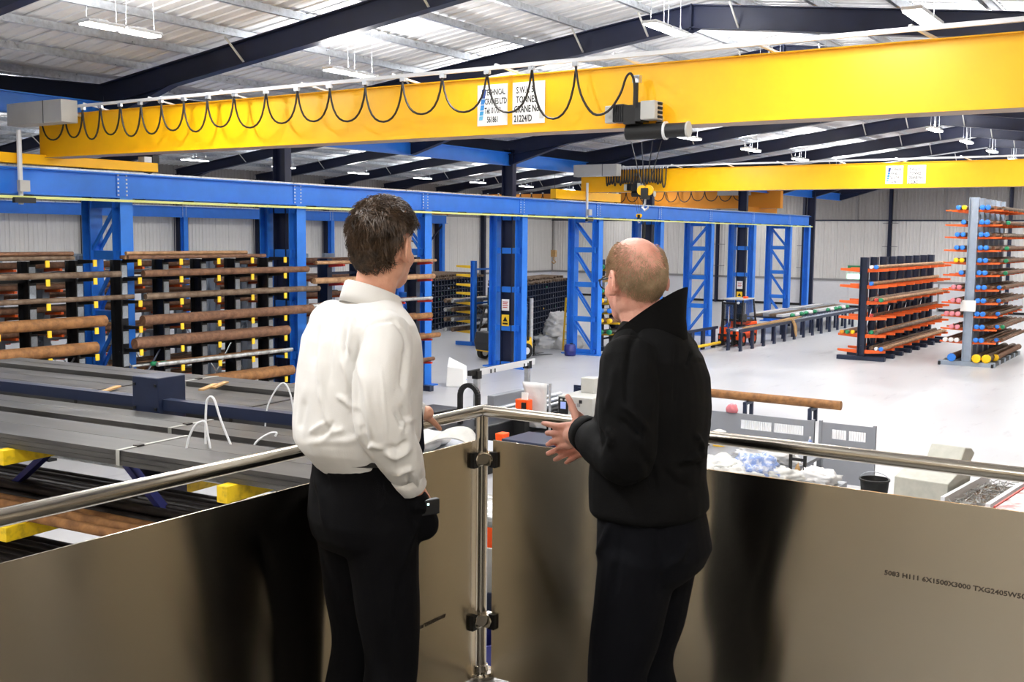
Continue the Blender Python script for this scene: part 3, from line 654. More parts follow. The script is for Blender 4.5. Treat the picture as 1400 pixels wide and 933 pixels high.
for k, x1 in enumerate((28.5, 28.4, 28.3, 28.25, 28.7, 28.4)):
    z, r, m = lv3[k]; w = ('pale tan', 'pale tan', 'bright silver', 'orange-brown', 'orange-brown', 'rusty')[k]
    bar(x1-5.6, x1, YB-.02, z-r, r, m, f'{w} bar at the front of the {pos[k] if k < 5 else "lowest"} level of the red-armed rack', G3)
    bar(x1-5.4, x1-.5, YB+.24, z-r, r, 'rust', f'rusty bar behind the front one on the {pos[k] if k < 5 else "lowest"} level of the red-armed rack', G3)
# rear row with orange arms, seen through the front racks
for yq, x0, nb, w in ((26.6, 8.6, 6, 'left'), (26.6, 16.0, 5, 'middle'), (26.6, 23.2, 5, 'right'), (29.4, 11.0, 6, 'back left'), (29.4, 19.0, 6, 'back middle')):
    xs = [x0+1.3*k for k in range(nb)]; zs = [.6, 1.2, 1.8, 2.4, 3.0, 3.6, 4.15] if yq < 28 else [.5, .95, 1.45, 2.0, 2.6, 3.2, 3.8]
    rack_side('bar_rack', f'grey upright bar rack with orange arms in the rear rows, {w} one', xs, yq, zs, 4.45, .7, 'pale_grey_paint', 'orange_paint', None, depth=.4)
    for k, z in enumerate(zs):
        for j in range(4):
            bar(x0-.6+.2*j, x0+1.3*(nb-1)+.4-.2*j, yq-.78+.19*j, z, (.085, .075, .09, .08)[(k+j) % 4], ('rust', 'rust_grey', 'bar_bright' if k % 3 == 0 else 'bar_dark', 'rust_orange')[j], f'bar on level {ORD[k+1]} of the {w} rear rack, {ORD[j+1]} from the front', 'bars on the rear racks', n=7)
# ================================================================= strapped flats on the yellow-armed rack
RK = thing('bundle_rack', 'navy storage rack with yellow arms holding long steel flats, below the left handrail', 'rack', (6.07, 8.23, 0), math.radians(4.7))
def rk(b, name, m, parent=None, smooth=False, bevel=0): return b.build(name, m, parent or RK, smooth, bevel)
for u in (5.3, 1.5, -1.35):
    rk(MB().box(1.68, 2.08, u-.2, u+.2, 0, 3.56), 'post', 'machine_navy', bevel=.01)
    b = MB()
    for du in (-.16, .16):
        for z in (3.2, 3.46): b.box(1.665, 1.68, u+du-.015, u+du+.015, z, z+.03)
    tag(rk(b, 'bolts', 'dark_plastic'), kind='stuff')
    for z in (3.05, 2.3, 1.5):
        rk(MB().box(-.12, 1.7, u-.05, u+.07, z-.145, z), 'arm', 'yellow_arm', bevel=.006); u < 0 or rk(MB().box(2.06, 4.0, u-.05, u+.07, z-.145, z), 'arm', 'yellow_arm', bevel=.006)
for u0, u1 in ((1.7, 5.1), (-1.15, 1.3)):
    rk(MB().box(1.74, 1.86, u0, u1, 3.2, 3.32), 'stretcher', 'machine_navy'); rk(MB().bar((.75, u0+.2, 2.85), (.75, u0+1.1, 2.2), .1, .06).bar((.75, u0+1.9, 2.85), (.75, u0+1.1, 2.2), .1, .06), 'brace', 'machine_blue'); rk(MB().box(1.74, 1.86, u0, u1, .3, .45), 'stretcher', 'machine_navy')
RKM = Matrix.Translation((6.07, 8.23, 0)) @ Matrix.Rotation(math.radians(4.7), 4, 'Z')
def bundle(label, v0, widths, z0, layers, th, u0, u1, m, straps, sm='strap_steel'):
    t = thing('steel_bundle', label, 'steel bundle', RKM @ Vector((0, 0, 0)), math.radians(4.7)); z = z0
    for l in range(layers):
        v = v0
        for w in widths:
            j = random.uniform(-.03, .03); MB().box(v+.003+abs(j)*.1, v+w-.004, u0+j, u1+j*2, z+.001, z+th-.002).build('flat_bar', m, t); v += w
        z += th
    W_ = sum(widths)
    for u in straps:
        MB().box(v0-.006, v0, u-.022, u+.022, z0, z+.004).box(v0, v0+W_, u-.022, u+.022, z, z+.005).box(v0+W_, v0+W_+.006, u-.022, u+.022, z0, z+.004).build('strap', sm, t)
        MB().box(v0+.2, v0+.28, u-.03, u+.03, z, z+.014).build('strap_seal', 'strap_dark', t)
    return t
bundle('front bundle of wide dark steel flats with a steel band, nearest the handrail', -.0, (.43, .41), 3.05, 3, .046, -2.9, 5.4, 'mill_steel', (.02, -2.3, 3.6))
bundle('second bundle of steel flats, just behind the front one', .98, (.3, .28), 3.05, 3, .052, -2.15, 5.4, 'mill_steel', (.4, -1.9))
bundle('third bundle, rear left one of flats against the navy posts', 1.57, (.1,), 3.05, 2, .06, -1.8, 5.4, 'mill_steel_dark', ())
bundle('pale grey bundle of flats beyond the navy posts', 2.15, (.4, .4, .35), 3.05, 2, .07, -1.2, 6.6, 'mill_steel', (3.2, .7, -.9), 'strap_dark')
bundle('rearmost bundle of channel steel beyond the navy posts', 3.34, (.3, .28), 3.05, 3, .065, -.45, 6.6, 'mill_steel', (2.6,))
def lay(v, z, r, m, label, u0=-2.9, u1=5.5):
    p = RKM @ Vector((v, u0, z)); key = ('lay', r, m)
    if key not in _rods:
        b = MB().tube([(0, 0, r), (0, 4.3, r+.004), (0, 8.6, r)], r, 12); me = b.mesh('round_bar', m, True); auto(me, 60); _rods[key] = me
    return tag(obj('round_bar', _rods[key], None, p, math.radians(4.7)), label, 'bar', 'round bars on the lower arms of the yellow-armed rack')
lay(.32, 2.3, .055, 'rust_orange', 'orange-brown round bar at the front of the lower yellow arms')
lay(.46, 2.3, .055, 'rust_orange', 'second orange-brown round bar on the lower yellow arms')
lay(.14, 2.3, .05, 'rust_orange', 'orange-brown bar lying at the very tips of the lower yellow arms')
for k in range(9): lay(.62+.115*k, 2.3, .05, 'bar_dark', f'dark brown round bar on the lower yellow arms, {ORD[k+1]} behind the orange bars')
for k in range(5): lay(.67+.12*k, 2.39, .048, 'bar_dark', f'dark round bar of the upper layer on the lower arms, {ORD[k+1]} from the front')
for k in range(10): lay(.0+.15*k, 1.5, .07, 'bar_dark', f'dark round bar on the lowest yellow arms, {ORD[k+1]} from the front')
for k in range(4): lay(2.3+.2*k, 2.3, .08, 'bar_bright', f'bright round bar beneath the pale flats, {ORD[k+1]} from the posts')
# wire slings standing on the bundles, timber slips
def sling(label, pts, d, r=.011):
    P = [at(x, y, d) for x, y in pts]; Q = []
    for i in range(len(P)-1):
        for s in range(4):
            u = s/4; p0, p1, p2, p3 = P[max(i-1, 0)], P[i], P[i+1], P[min(i+2, len(P)-1)]
            Q.append(.5*((2*p1)+(p2-p0)*u+(2*p0-5*p1+4*p2-p3)*u*u+(3*p1-p0-3*p2+p3)*u**3))
    Q.append(P[-1]); o = MB().tube(Q, r, 6).build('wire_sling', 'steel_white', None, True); tag(rebase(o), label, 'sling')
sling('tall white wire sling loop left on the front steel bundle', [(252, 637), (257, 603), (267, 582), (280, 577), (284, 595), (288, 622), (281, 640)], 9.9)
sling('white wire sling hanging from the timber slips to the front bundle', [(281, 616), (281, 580), (283, 548), (292, 545), (302, 575), (317, 612), (322, 622), (306, 618), (318, 612)], 10.1)
sling('grey wire sling standing tall at the back of the bundles', [(362, 590), (366, 556), (378, 532), (388, 524), (396, 536), (401, 560), (400, 575)], 11.2, .009)
sling('small coiled wire sling end on the middle bundle', [(346, 613), (352, 603), (368, 593), (378, 592), (376, 597)], 10.2)
sling('bent wire sling end by the tall loop on the bundle', [(255, 625), (268, 619), (282, 616), (291, 622)], 10.0)
for k, (x, y, w) in enumerate(((285, 546, 'above the wire sling'), (150, 528, 'beside the navy post'), (300, 543, 'beside the first slip'))):
    c = at(x, y, 13.2+.1*k); zb = 3.05+.14+(.056 if k != 1 else 0); o = MB().bar((c.x-.18, c.y-.08, zb+.02), (c.x+.2, c.y+.1, zb+.035), .07, .02).build('timber_slip', 'timber'); tag(rebase(o), f'thin timber slip on the pale steel flats, {w}', 'timber')
# ================================================================= cantilever racks on the right
zb = [3.9, 3.2, 2.53, 1.86, 1.12, .45]
rack_side('cantilever_rack', 'navy cantilever rack with orange arms and brown bars, left of the pale grey rack', [46.6+1.5*k for k in range(9)], 13.0, zb, 4.37, .85, 'rack_navy', 'orange_paint', None, dirs=(-1, 1), depth=.3, uw=.3, arm_h=.16, arm_w=.1)
G = 'brown bars on the navy and orange rack'
caps = ['cap_white', 'cap_blue', None, 'cap_red', 'cap_green', None]
for k, z in enumerate(zb):
    n = (2, 1, 3, 1, 2, 3)[k]
    for j in range(n):
        r = (.07, .08, .09)[(k+j) % 3]
        bar(46.2-.15*j+.1*k, 58.6, 12.62-.24*j, z, r, ('rust', 'rust_pale', 'rust_grey')[(k+j) % 3], f'brown bar on the right arms of the navy rack, {pos[k]} level, {ORD[j+1]} from the uprights', G, caps[(k+j) % 6], n=8)
for j, (c, w) in enumerate((('cap_yellow', 'yellow'), ('cap_green', 'teal'), ('amber', 'amber'))): bar(46.4-.1*j, 56, 13.35+.2*j, 1.12, .075, 'rust', f'{w}-capped bar on the left arms of the navy rack', G, c, n=8)
zg = [6.37, 5.78, 5.28, 4.75, 4.24, 3.74, 3.15, 2.61, 2.07, 1.54, 1.0]
X0 = 47.3
tg = rack_side('cantilever_rack', 'tall pale grey cantilever rack with orange arms and blue-capped bars at the right edge', [X0+1.2*k for k in range(6)], 8.9, zg, 6.87, .9, 'pale_grey_paint', 'orange_paint', None, dirs=(-1, 1), depth=.36, uw=.3, arm_h=.1, arm_w=.1)
MB().box(-.3, 6.4, -1.06, -.98, 0, .14).box(-.3, 6.4, .98, 1.06, 0, .14).build('plinth', 'dark_plastic', tg)
o = MB().box(X0-.24, X0-.2, 8.62, 9.2, 2.25, 2.7).build('rack_label', 'white_paper'); tag(rebase(o), 'white paper label on the front upright of the pale grey rack', 'label')
G = 'capped bars on the pale grey rack'
lc = ['yb', 'b', 'bb', 'bb', 'yy', 'b', 'pp', 'pp', 'ppp', 'pp', 'www']
cm = {'y': ('cap_yellow', 'yellow'), 'b': ('cap_blue', 'blue'), 'p': ('cap_pink', 'pink'), 'w': ('cap_white', 'white'), 'g': ('cap_green', 'green'), 'n': (None, 'uncapped')}
rc = ['bbnn', 'bbnng', 'bbnn', 'bbnng', 'bbnng', 'bbnng', 'bbnbn', 'bbnbn', 'bbnb', 'bbnbg', 'bbnbn']
for k, z in enumerate(zg):
    for j, c in enumerate(lc[k]):
        bar(X0-.35-.25*(k > 5), X0+5.8, 9.22+.22*j, z, .085, 'rust', f'{cm[c][1]}-ended bar on the left arms of the pale grey rack, level {ORD[k+1]}, {ORD[j+1]} from upright', G, cm[c][0], n=8)
    for j, c in enumerate(rc[k]):
        bar(X0-.2+(.35 if j > 1 else 0)+.5*(j > 2), X0+6.6, 8.56-.21*j, z, .09 if j < 2 else .075, ('rust', 'rust_grey')[j % 2], f'{cm[c][1]}-ended bar on the right arms of the pale grey rack, level {ORD[k+1]}, {ORD[j+1]} from upright', G, cm[c][0], n=8)
for j in range(2): bar(X0-.25+.1*j, X0+6.4, 8.5-.36*j, .18, .16, 'rust_grey', f'thick yellow-capped bar on the foot of the grey rack, {("nearer", "farther")[j]} its upright', G, 'cap_yellow')
bar(X0+.9, X0+6.8, 7.98, .18, .13, 'rust', 'thick bar with yellow cap set back at the outer foot of the grey rack', G, 'cap_yellow'); bar(X0-.25, X0+6, 9.45, .18, .15, 'rust', 'thick blue-capped bar on the left foot of the grey rack', G, 'cap_blue')
# ================================================================= pigeonhole racks with bars on end
def pigeon(label, x, y, nx, nz, cw, ch, L_, rz, capcol):
    t = thing('pigeonhole_rack', label, 'rack', (x, y, 0), rz); w = nx*cw; h = nz*ch
    up = MB().box(-.035, .035, -.0, .1, 0, h+.1).mesh('divider', 'rack_navy'); hz = MB().box(0, w, .01, .07, -.02, .02).mesh('shelf_bar', 'rack_navy'); dk = MB().box(-.03, .03, .1, L_, 0, h).mesh('divider_frame', 'rack_navy')
    for i in range(nx+1): obj('divider', up, t, (i*cw, 0, 0))
    for i in range(0, nx+1, 4): obj('divider_frame', dk, t, (i*cw, 0, 0))
    for k in range(nz+1): obj('shelf_bar', hz, t, (0, 0, .05+k*ch))
    MB().box(0, w, L_-.1, L_, 0, h).build('back_frame', 'rack_black', t)
    bb = MB()
    for i in range(nx):
        for k in range(nz):
            if random.random() < .62:
                for _ in range(random.choice((1, 2, 3))):
                    bb.cm = random.choice((0, 0, 0, 1, 2, 3, 4, 5)); px, pz = i*cw+.08+random.random()*(cw-.16), .1+k*ch+random.random()*ch*.3
                    bb.tube([(px, .02+random.random()*.35, pz), (px, L_-.2, pz)], .045, 6)
    q = bb.build('bar_ends', ['bar_dark', 'rust', 'bar_bright', 'cap_yellow', 'cap_green', 'rag_blue'], t); tag(q, kind='stuff')
    tb = MB()
    for i in range(int(w/.16)): tb.tube([(.05+.16*i, -.15+random.random()*.3, h+.12), (.05+.16*i, L_, h+.12+random.random()*.03)], .07, 6)
    for i in range(int(w/.22)): tb.tube([(.1+.22*i, .1+random.random()*.4, h+.25), (.1+.22*i, L_, h+.26)], .065, 6)
    q = tb.build('top_bars', 'rust_grey', t); tag(q, kind='stuff'); return t
pigeon('dark pigeonhole rack full of bar ends, left of the forklift column', 45.2, 35.4, 20, 9, .42, .29, 3.0, math.radians(14), 0)
pigeon('long dark pigeonhole rack full of bar ends behind the white bags', 39.4, 25.9, 20, 11, .41, .26, 1.3, math.radians(15), 1)
# yellow-armed rack end with bright bars
t = rack_side('bar_rack', 'slim blue rack with yellow arms and bright bars left of the yellow truck', [41.0, 44.0], 29.3, [3.73, 3.32, 2.88, 2.48, 2.03, 1.62, 1.18, .7], 3.95, .85, 'blue_paint', 'tip_yellow', None, dirs=(1,), arm_h=.14, arm_w=.14)
for k, z in enumerate((2.03, 1.62, 1.18, .7)):
    for j in range(2): bar(39.9-.15*j, 44.8, 29.7+.3*j, z, .1, ('bar_bright', 'rust_grey')[(k+j) % 2], f'bar on the yellow arms of the slim blue rack, {pos[k]} level in use, {("inner", "outer")[j]}', 'bars on the slim blue rack')
# navy rack behind the fifth column with small coloured stock
t = rack_side('cantilever_rack', 'navy rack with yellow arms and coloured stock between lattice column and older man', [43.0, 44.6], 23.55-.0+.25, [3.7, 3.2, 2.65, 2.2, 1.75, 1.3, .8], 4.1, .9, 'rack_navy', 'tip_yellow', None, dirs=(-1,), depth=.34, uw=.5, arm_h=.12, arm_w=.12)
for k, (z, c, m) in enumerate(((3.7, 'cap_green', 'rack_navy'), (3.2, None, 'bar_bright'), (2.65, 'cap_green', 'bar_dark'), (2.2, 'cap_yellow', 'bar_bright'), (1.75, 'cap_blue', 'bar_bright'), (1.3, 'cap_yellow', 'rust'), (.8, 'cap_green', 'bar_dark'))):
    for j in range(2): bar(42.2+.2*j, 45.2, 23.25-.32*j, z, .1, m, f'bar on the navy rack behind the fifth column, {pos[k]} level, {("inner", "outer")[j]}', 'bars on the navy rack behind the fifth column', c)
# ================================================================= forklift trucks
def wheel(b, x, y, r, w): b.tube([(x, y-w/2, r), (x, y+w/2, r)], r, 18)
def forklift(label, x, y, rz, body, mast, cab):
    t = thing('forklift', label, 'forklift', (x, y, 0), rz)       # drives towards +x, forks in front
    MB().prism([(-1.25, .35), (-1.3, 1.0), (-.6, 1.12), (-.2, .7), (.7, .65), (.95, .3)], -.55, .55, 'y').m(0) if False else None
    MB().prism([(-1.25, .35), (-1.32, .8), (-1.2, 1.1), (-.5, 1.12), (-.35, .62), (.55, .62), (.9, .9), (.98, .3)], -.54, .54, 'y').build('chassis', body, t, bevel=.03)
    MB().prism([(-1.3, .4), (-1.4, .75), (-1.3, 1.16), (-.85, 1.18), (-.85, .4)], -.5, .5, 'y').build('counterweight', 'dark_plastic', t, bevel=.05)
    for a, yy in ((.6, .48), (.6, -.48), (-.9, .45), (-.9, -.45)):
        b = MB(); wheel(b, a, yy, .32 if a > 0 else .27, .22); o = b.build('wheel', 'rubber_black', t, True)
        MB().tube([(a, yy-.12, .32 if a > 0 else .27), (a, yy+.12, .32 if a > 0 else .27)], .15, 12).build('hub', 'steel_white' if body == 'tip_yellow' else body, o, True)
    for a, yy in ((.75, .5), (.75, -.5), (-1.15, .48), (-1.15, -.48)): MB().bar((a, yy, .7 if a > 0 else 1.1), (a*.72, yy*.96, 2.2), .07, .07).build('guard_post', 'dark_plastic', t)
    MB().box(-.95, .7, -.52, .52, 2.18, 2.24).build('overhead_guard', 'cabinet_grey' if cab else 'dark_plastic', t, bevel=.02)
    if cab:
        MB().add([(.86, -.44, .8), (.86, .44, .8), (.56, .44, 2.15), (.56, -.44, 2.15)], [(0, 1, 2, 3)]).build('windscreen', mat('cab_glass', '20282c', .08, alpha=.55), t)
        for s in (-.52, .52): MB().add([(-.85, s, 1.15), (.72, s, .85), (.5, s, 2.15), (-.8, s, 2.15)], [(0, 1, 2, 3)]).build('side_window', 'cab_glass', t)
        MB().box(-.15, .1, .3, .46, 2.24, 2.34).build('beacon', 'signal_orange', t)
        for s in (-.35, .35): MB().tube([(.78, s, 2.06), (.86, s, 2.06)], .06, 10).build('work_lamp', 'steel_white', t)
    MB().box(-.55, -.1, -.26, .26, .8, .95).box(-.62, -.48, -.26, .26, .9, 1.45).build('seat', 'rubber_black', t, bevel=.03)
    MB().lathe([(.17, 0), (.19, .02), (.17, .04)], (.35, 0, 1.2), 14).build('steering_wheel', 'rubber_black', t); MB().tube([(.5, 0, .8), (.35, 0, 1.2)], .03, 6).build('steering_column', 'dark_plastic', t)
    for s in (-.3, .3): MB().box(1.02, 1.14, s-.05, s+.05, .08, mast).build('mast_rail', 'galvanised' if not cab else 'dark_plastic', t)
    for z in (.5, mast*.6, mast-.06): MB().box(1.03, 1.1, -.3, .3, z-.05, z+.05).build('mast_crossbar', 'dark_plastic', t)
    MB().tube([(1.08, 0, .3), (1.08, 0, mast*.9)], .05, 8).build('lift_ram', 'chrome', t)
    MB().box(1.14, 1.2, -.48, .48, .12, .2).box(1.14, 1.2, -.48, .48, .5, .58).build('fork_carriage', 'dark_plastic', t)
    for s in (-.28, .28): MB().prism([(1.2, .05), (2.3, .05), (2.3, .065), (1.26, .1), (1.26, .55), (1.2, .55)], s-.06, s+.06, 'y').build('fork', 'rubber_black', t)
    return t
forklift('orange and black cabbed forklift behind the long roller conveyor', 49.6, 19.8, PI, 'signal_orange', 2.1, True)
forklift('yellow and grey counterbalance forklift with lowered forks behind the fourth blue column', 37.7, 25.2, math.radians(-16), 'tip_yellow', 2.5, False)
# ================================================================= long roller conveyor and trays of stock
t = thing('roller_conveyor', 'long dark grey conveyor on many short legs in front of the forklift', 'conveyor')
for y in (18.45, 19.05):
    MB().box(46.5, 66, y-.04, y+.04, .86, 1.0).build('side_rail', 'rack_navy', t)
legm = MB().prism([(-.12, 0), (.12, 0), (.09, .1), (.09, .86), (-.09, .86), (-.09, .1)], -.05, .05, 'y').mesh('leg', 'machine_navy')
rol = MB().tube([(0, -.28, 0), (0, .28, 0)], .05, 8).mesh('roller', 'galvanised', True)
for k in range(14):
    for y in (18.45, 19.05): obj('leg', legm, t, (46.7+1.45*k, y, 0))
for k in range(40): obj('roller', rol, t, (46.8+.48*k, 18.75, .93))
rebase(t)
for k in range(3): tag(obj('timber_batten', MB().box(0, 6.5-k, 0, .1, 0, .06).mesh('timber_batten', 'timber'), None, (47.2+2.2*k, 18.5+.16*k, 1.0)), f'long pale timber batten lying on the roller conveyor, {("front", "middle", "back")[k]} one', 'batten')
o = MB().add([(0, 0, 0), (.3, .02, .02), (.42, -.1, -.35), (.3, -.14, -.85), (.12, -.12, -.6), (.05, -.1, -.3)], [(0, 1, 2, 3, 4, 5)]).build('hessian_sack', 'timber'); o.location = (53.3, 18.4, 1.02); sd = o.modifiers.new('s', 'SOLIDIFY'); sd.thickness = .06; tag(o, 'rag of tan sacking hanging over the conveyor rail', 'sack')
t = thing('roller_conveyor', 'short dark conveyor with yellow pipe left of the forklift', 'conveyor'); MB().box(43.5, 48, 20.1, 20.2, .86, .98).build('side_rail', 'rack_navy', t)
for k in range(4): MB().box(43.8+1.2*k, 44.1+1.2*k, 20.1, 20.2, 0, .86).build('leg', 'machine_navy', t)
MB().tube([(43.5, 20.0, .2), (48, 20.0, .2)], .07, 8).build('kerb_pipe', 'tip_yellow', t); rebase(t)
for n, (x0, x1, y0, y1, w) in enumerate(((56.0, 61.5, 19.8, 21.8, 'nearer'), (61.8, 67.6, 19.7, 21.7, 'farther'))):
    t = thing('stock_table', f'low steel trestle table with wrapped stock behind the conveyor, {w} one', 'table', (x0, y0, 0)); L_, Wd = x1-x0, y1-y0
    MB().box(0, L_, 0, Wd, .86, .94).build('table_top', 'rack_navy', t)
    for a in (.2, L_-.2):
        for c in (.15, Wd-.15): MB().box(a-.06, a+.06, c-.06, c+.06, 0, .86).build('leg', 'rack_navy', t)
    for k in range(5):
        b = MB().box(0, L_-.3-.2*(k % 2), 0, .34, 0, .12+.03*(k % 3)); tag(obj('wrapped_bundle', b.mesh('wrapped_bundle', ('polythene', 'rust_grey', 'guard_grey', 'rust_grey', 'polythene')[k]), None, (x0+.1, y0+.06+.38*k, .94)), f'long flat wrapped bundle on the {w} stock table, {ORD[k+1]} from the conveyor', 'bundle')
    for k in range(6):
        b = MB().tube([(0, 0, .1), (.3, .02, .12), (.55, 0, .1)], [.05, .12, .06], 7); tag(obj('wrapped_bar_end', b.mesh('wrapped_bar_end', ('cap_green', 'cap_white', 'cap_green')[k % 3], True), None, (x0+.4+.75*k, y0-.28+.0*k, .92)), f'small {("green", "white", "teal")[k % 3]} wrapped end at the edge of the {w} table, {ORD[k+1]} along', 'wrapping')
    MB().box(0, L_, -.4, 0, .86, .92).build('side_shelf', 'rack_navy', t)
# ================================================================= bags, ladder, barrel
def blob(name, label, cat, c, s, m, seed, amp=.25, sub_=3, grp=None, flat=True):
    bm = bmesh.new(); bmesh.ops.create_icosphere(bm, subdivisions=sub_, radius=1)
    for v in bm.verts:
        p = v.co*1.7+Vector((seed, seed*.37, 0)); k = 1+amp*mnoise.noise(p)+amp*.7*mnoise.noise(p*2.7)+amp*.6*(1-2*abs(mnoise.noise(p*3.4+Vector((5, 0, 0)))))+amp*.3*(1-2*abs(mnoise.noise(p*7))); v.co *= k
        v.co = Vector((v.co.x*s[0], v.co.y*s[1], v.co.z*s[2]))
        if flat: v.co.z = max(v.co.z, -s[2]*.62)
    lo = min(v.co.z for v in bm.verts)
    for v in bm.verts: v.co.z -= lo
    me = bpy.data.meshes.new(name); bm.to_mesh(me); bm.free(); me.materials.append(M(m)); me.polygons.foreach_set('use_smooth', [True]*len(me.polygons))
    return tag(obj(name, me, None, c), label, cat, grp)
for k, (x, y, z, s, w) in enumerate(((42.5, 26.1, 0, .5, 'lowest left of the pile'), (42.6, 25.1, 0, .48, 'lowest right of the pile'), (42.55, 25.6, .58, .5, 'second from the ground'), (42.55, 25.6, 1.05, .42, 'topmost of the pile'))):
    blob('plastic_sack', f'crumpled white plastic sack by the fifth blue column, {w}', 'sack', (x, y, z), (s, s, s*.8), 'white_paper', k*3.1, .45, 4)
t = thing('stepladder', 'yellow stepladder leaning by the fifth blue column', 'ladder')
for s in (0, .4): MB().bar((41.85, 24.95-s*.5, 0), (41.65, 24.7-s*.5, 2.4), .07, .04).build('stile', 'tip_yellow', t)
for k in range(7): f_ = (k+.5)/7; MB().bar((41.85-.2*f_, 24.95-.25*f_, 2.4*f_), (41.85-.2*f_, 24.75-.25*f_, 2.4*f_), .05, .03).build('rung', 'tip_yellow', t)
rebase(t)
t = thing('drum', 'small blue plastic drum at the foot of the fifth column', 'drum', (40.2, 23.6, 0)); MB().lathe([(.2, 0), (.24, .03), (.25, .2), (.26, .22), (.25, .24), (.25, .42), (.2, .5)], n=18).build('body', 'machine_blue', t, True); MB().lathe([(.07, 0), (.07, .04)], (.1, 0, .5), 10).build('cap', 'dark_plastic', t)
t = thing('bulk_bag', 'white bulk bag with pointed corner standing on the floor beyond the rail', 'bag', (29.75, 21.95, 0), .5)
MB().add([(-.4, -.3, 0), (.35, -.32, 0), (.38, .3, 0), (-.38, .32, 0), (-.34, -.3, .62), (.3, -.3, .66), (.42, .33, .95), (-.36, .28, .7), (0, -.36, .3), (0, 0, .6)], [(0, 1, 8), (1, 5, 8), (5, 4, 8), (4, 0, 8), (1, 2, 6, 5), (2, 3, 7, 6), (3, 0, 4, 7), (4, 5, 9), (5, 6, 9), (6, 7, 9), (7, 4, 9), (3, 2, 1, 0)]).build('sack_body', 'white_paper', t, bevel=.03)
MB().box(-.12, .12, -.345, -.335, .2, .26).build('printed_band', 'cap_blue', t)
# ================================================================= sawing line below the rail
t = thing('measuring_frame', 'aluminium portal with a white scale rail above the sawing line', 'frame')
a, b_ = Vector((19.95, 14.15, 2.05)), Vector((22.3, 14.3, 2.05))
for p, m in ((a, 'galvanised'), (b_, 'galvanised')):
    MB().box(p.x-.06, p.x+.06, p.y-.06, p.y+.06, .95, 1.95).build('post', 'galvanised', t, bevel=.008); MB().box(p.x-.08, p.x+.08, p.y-.08, p.y+.08, 1.9, 2.08).build('corner_joint', 'rubber_black', t)
MB().bar(a-Vector((.3, .0, 0)), b_+Vector((.25, 0, 0)), .09, .12).build('crossbar', 'rubber_black', t); MB().bar(a+Vector((.05, -.055, 0)), b_+Vector((.25, -.055, 0)), .014, .15).build('scale_rail', 'steel_white', t)
for f_ in (.2, .27, .8, .87): MB().cbox((a.x+(b_.x-a.x)*f_, a.y-.065, 2.03), (.025, .02, .09)).build('scale_mark', 'rubber_black', t)
rebase(t)
t = thing('cable_carrier', 'black arched cable chain standing on the sawing line beside the aluminium post', 'cable chain'); c = Vector((19.3, 13.9, 1.35))
arc = [(c.x+.0, c.y+.24, .96)]+[(c.x, c.y+.24*math.cos(q), 1.6+.24*math.sin(q)) for q in np.linspace(0, PI, 13)]+[(c.x, c.y-.24, .96)]
for k in range(len(arc)-1): MB().bar(arc[k], Vector(arc[k])+(Vector(arc[k+1])-Vector(arc[k]))*1.02, .1, .085, (1, 0, 0)).build('chain_link', 'rubber_black', t)
rebase(t)
t = thing('saw_bed', 'black and grey sawing line with slide bars behind the corner post', 'machine')
MB().box(18.2, 24.2, 13.1, 13.5, 0, .55).build('base', 'rubber_black', t, bevel=.02); MB().box(18.2, 23.6, 13.5, 15.3, .3, .95).build('bed', 'dark_plastic', t, bevel=.03)
MB().prism([(18.3, .95), (20.0, .95), (19.7, 1.25), (18.6, 1.28)], 14.4, 15.2, 'y').build('cover', 'dark_plastic', t, bevel=.03)
for k in range(4): MB().tube([(20.3, 13.35+.2*k, 1.1+.05*(k % 2)), (23.4, 13.4+.2*k, 1.12+.05*(k % 2))], .055, 10).build('slide_bar', 'galvanised', t, True)
for x in (20.6, 21.9, 23.3): MB().box(x-.1, x+.1, 13.2, 14.3, .3, .98).build('cross_frame', 'rubber_black', t)
MB().box(21.3, 23.8, 14.6, 14.8, .95, 1.3).build('guide_rail', 'guard_grey', t, bevel=.02)
b = MB()
for k in range(4): b.box(22.6+.35*k, 22.64+.35*k, 12.9, 13.15, .5, 1.55)
for k in range(4): b.box(22.5, 23.9, 12.9, 13.0, .55+.3*k, .6+.3*k)
b.build('guard_grille', 'machine_navy', t)
rebase(t)
t = thing('clamp_block', 'orange clamp block with a small white tag on the slide bars', 'clamp'); MB().box(20.55, 20.75, 13.15, 13.5, 1.12, 1.42).build('block', 'signal_orange', t, bevel=.02); MB().box(20.5, 20.55, 13.2, 13.3, 1.18, 1.36).build('slot', 'rubber_black', t); MB().box(20.6, 20.64, 13.2, 13.36, 1.42, 1.58).build('tag_plate', 'white_paper', t); rebase(t)
o = MB().prism([(-.1, 0), (.1, 0), (.14, .36), (-.14, .36)], -.1, .1, 'y').build('orange_bucket', 'signal_orange', None, bevel=.02); o.location = (19.15, 12.9, .55); tag(o, 'bright orange container right of the corner post under the rail', 'container')
t = thing('tool_chest', 'dark navy steel chest with a small yellow label below the rail', 'chest', (18.7, 11.6, 0)); MB().box(-.5, .5, -.55, .65, 0, .95).build('body', 'machine_navy', t, bevel=.02); MB().box(-.52, .52, -.57, .67, .95, 1.0).build('lid', 'machine_navy', t, bevel=.015); MB().box(-.506, -.5, .45, .55, .5, .6).build('label_plate', 'tip_yellow', t)
t = thing('gas_canister', 'red capped white canister beside the navy chest', 'canister', (18.6, 10.75, 0)); MB().lathe([(.16, 0), (.17, .5), (.15, .6)], n=14).build('body', 'cabinet_grey', t, True); MB().lathe([(.15, .6), (.14, .82), (.06, .88)], n=14).build('cap', 'signal_red', t, True)
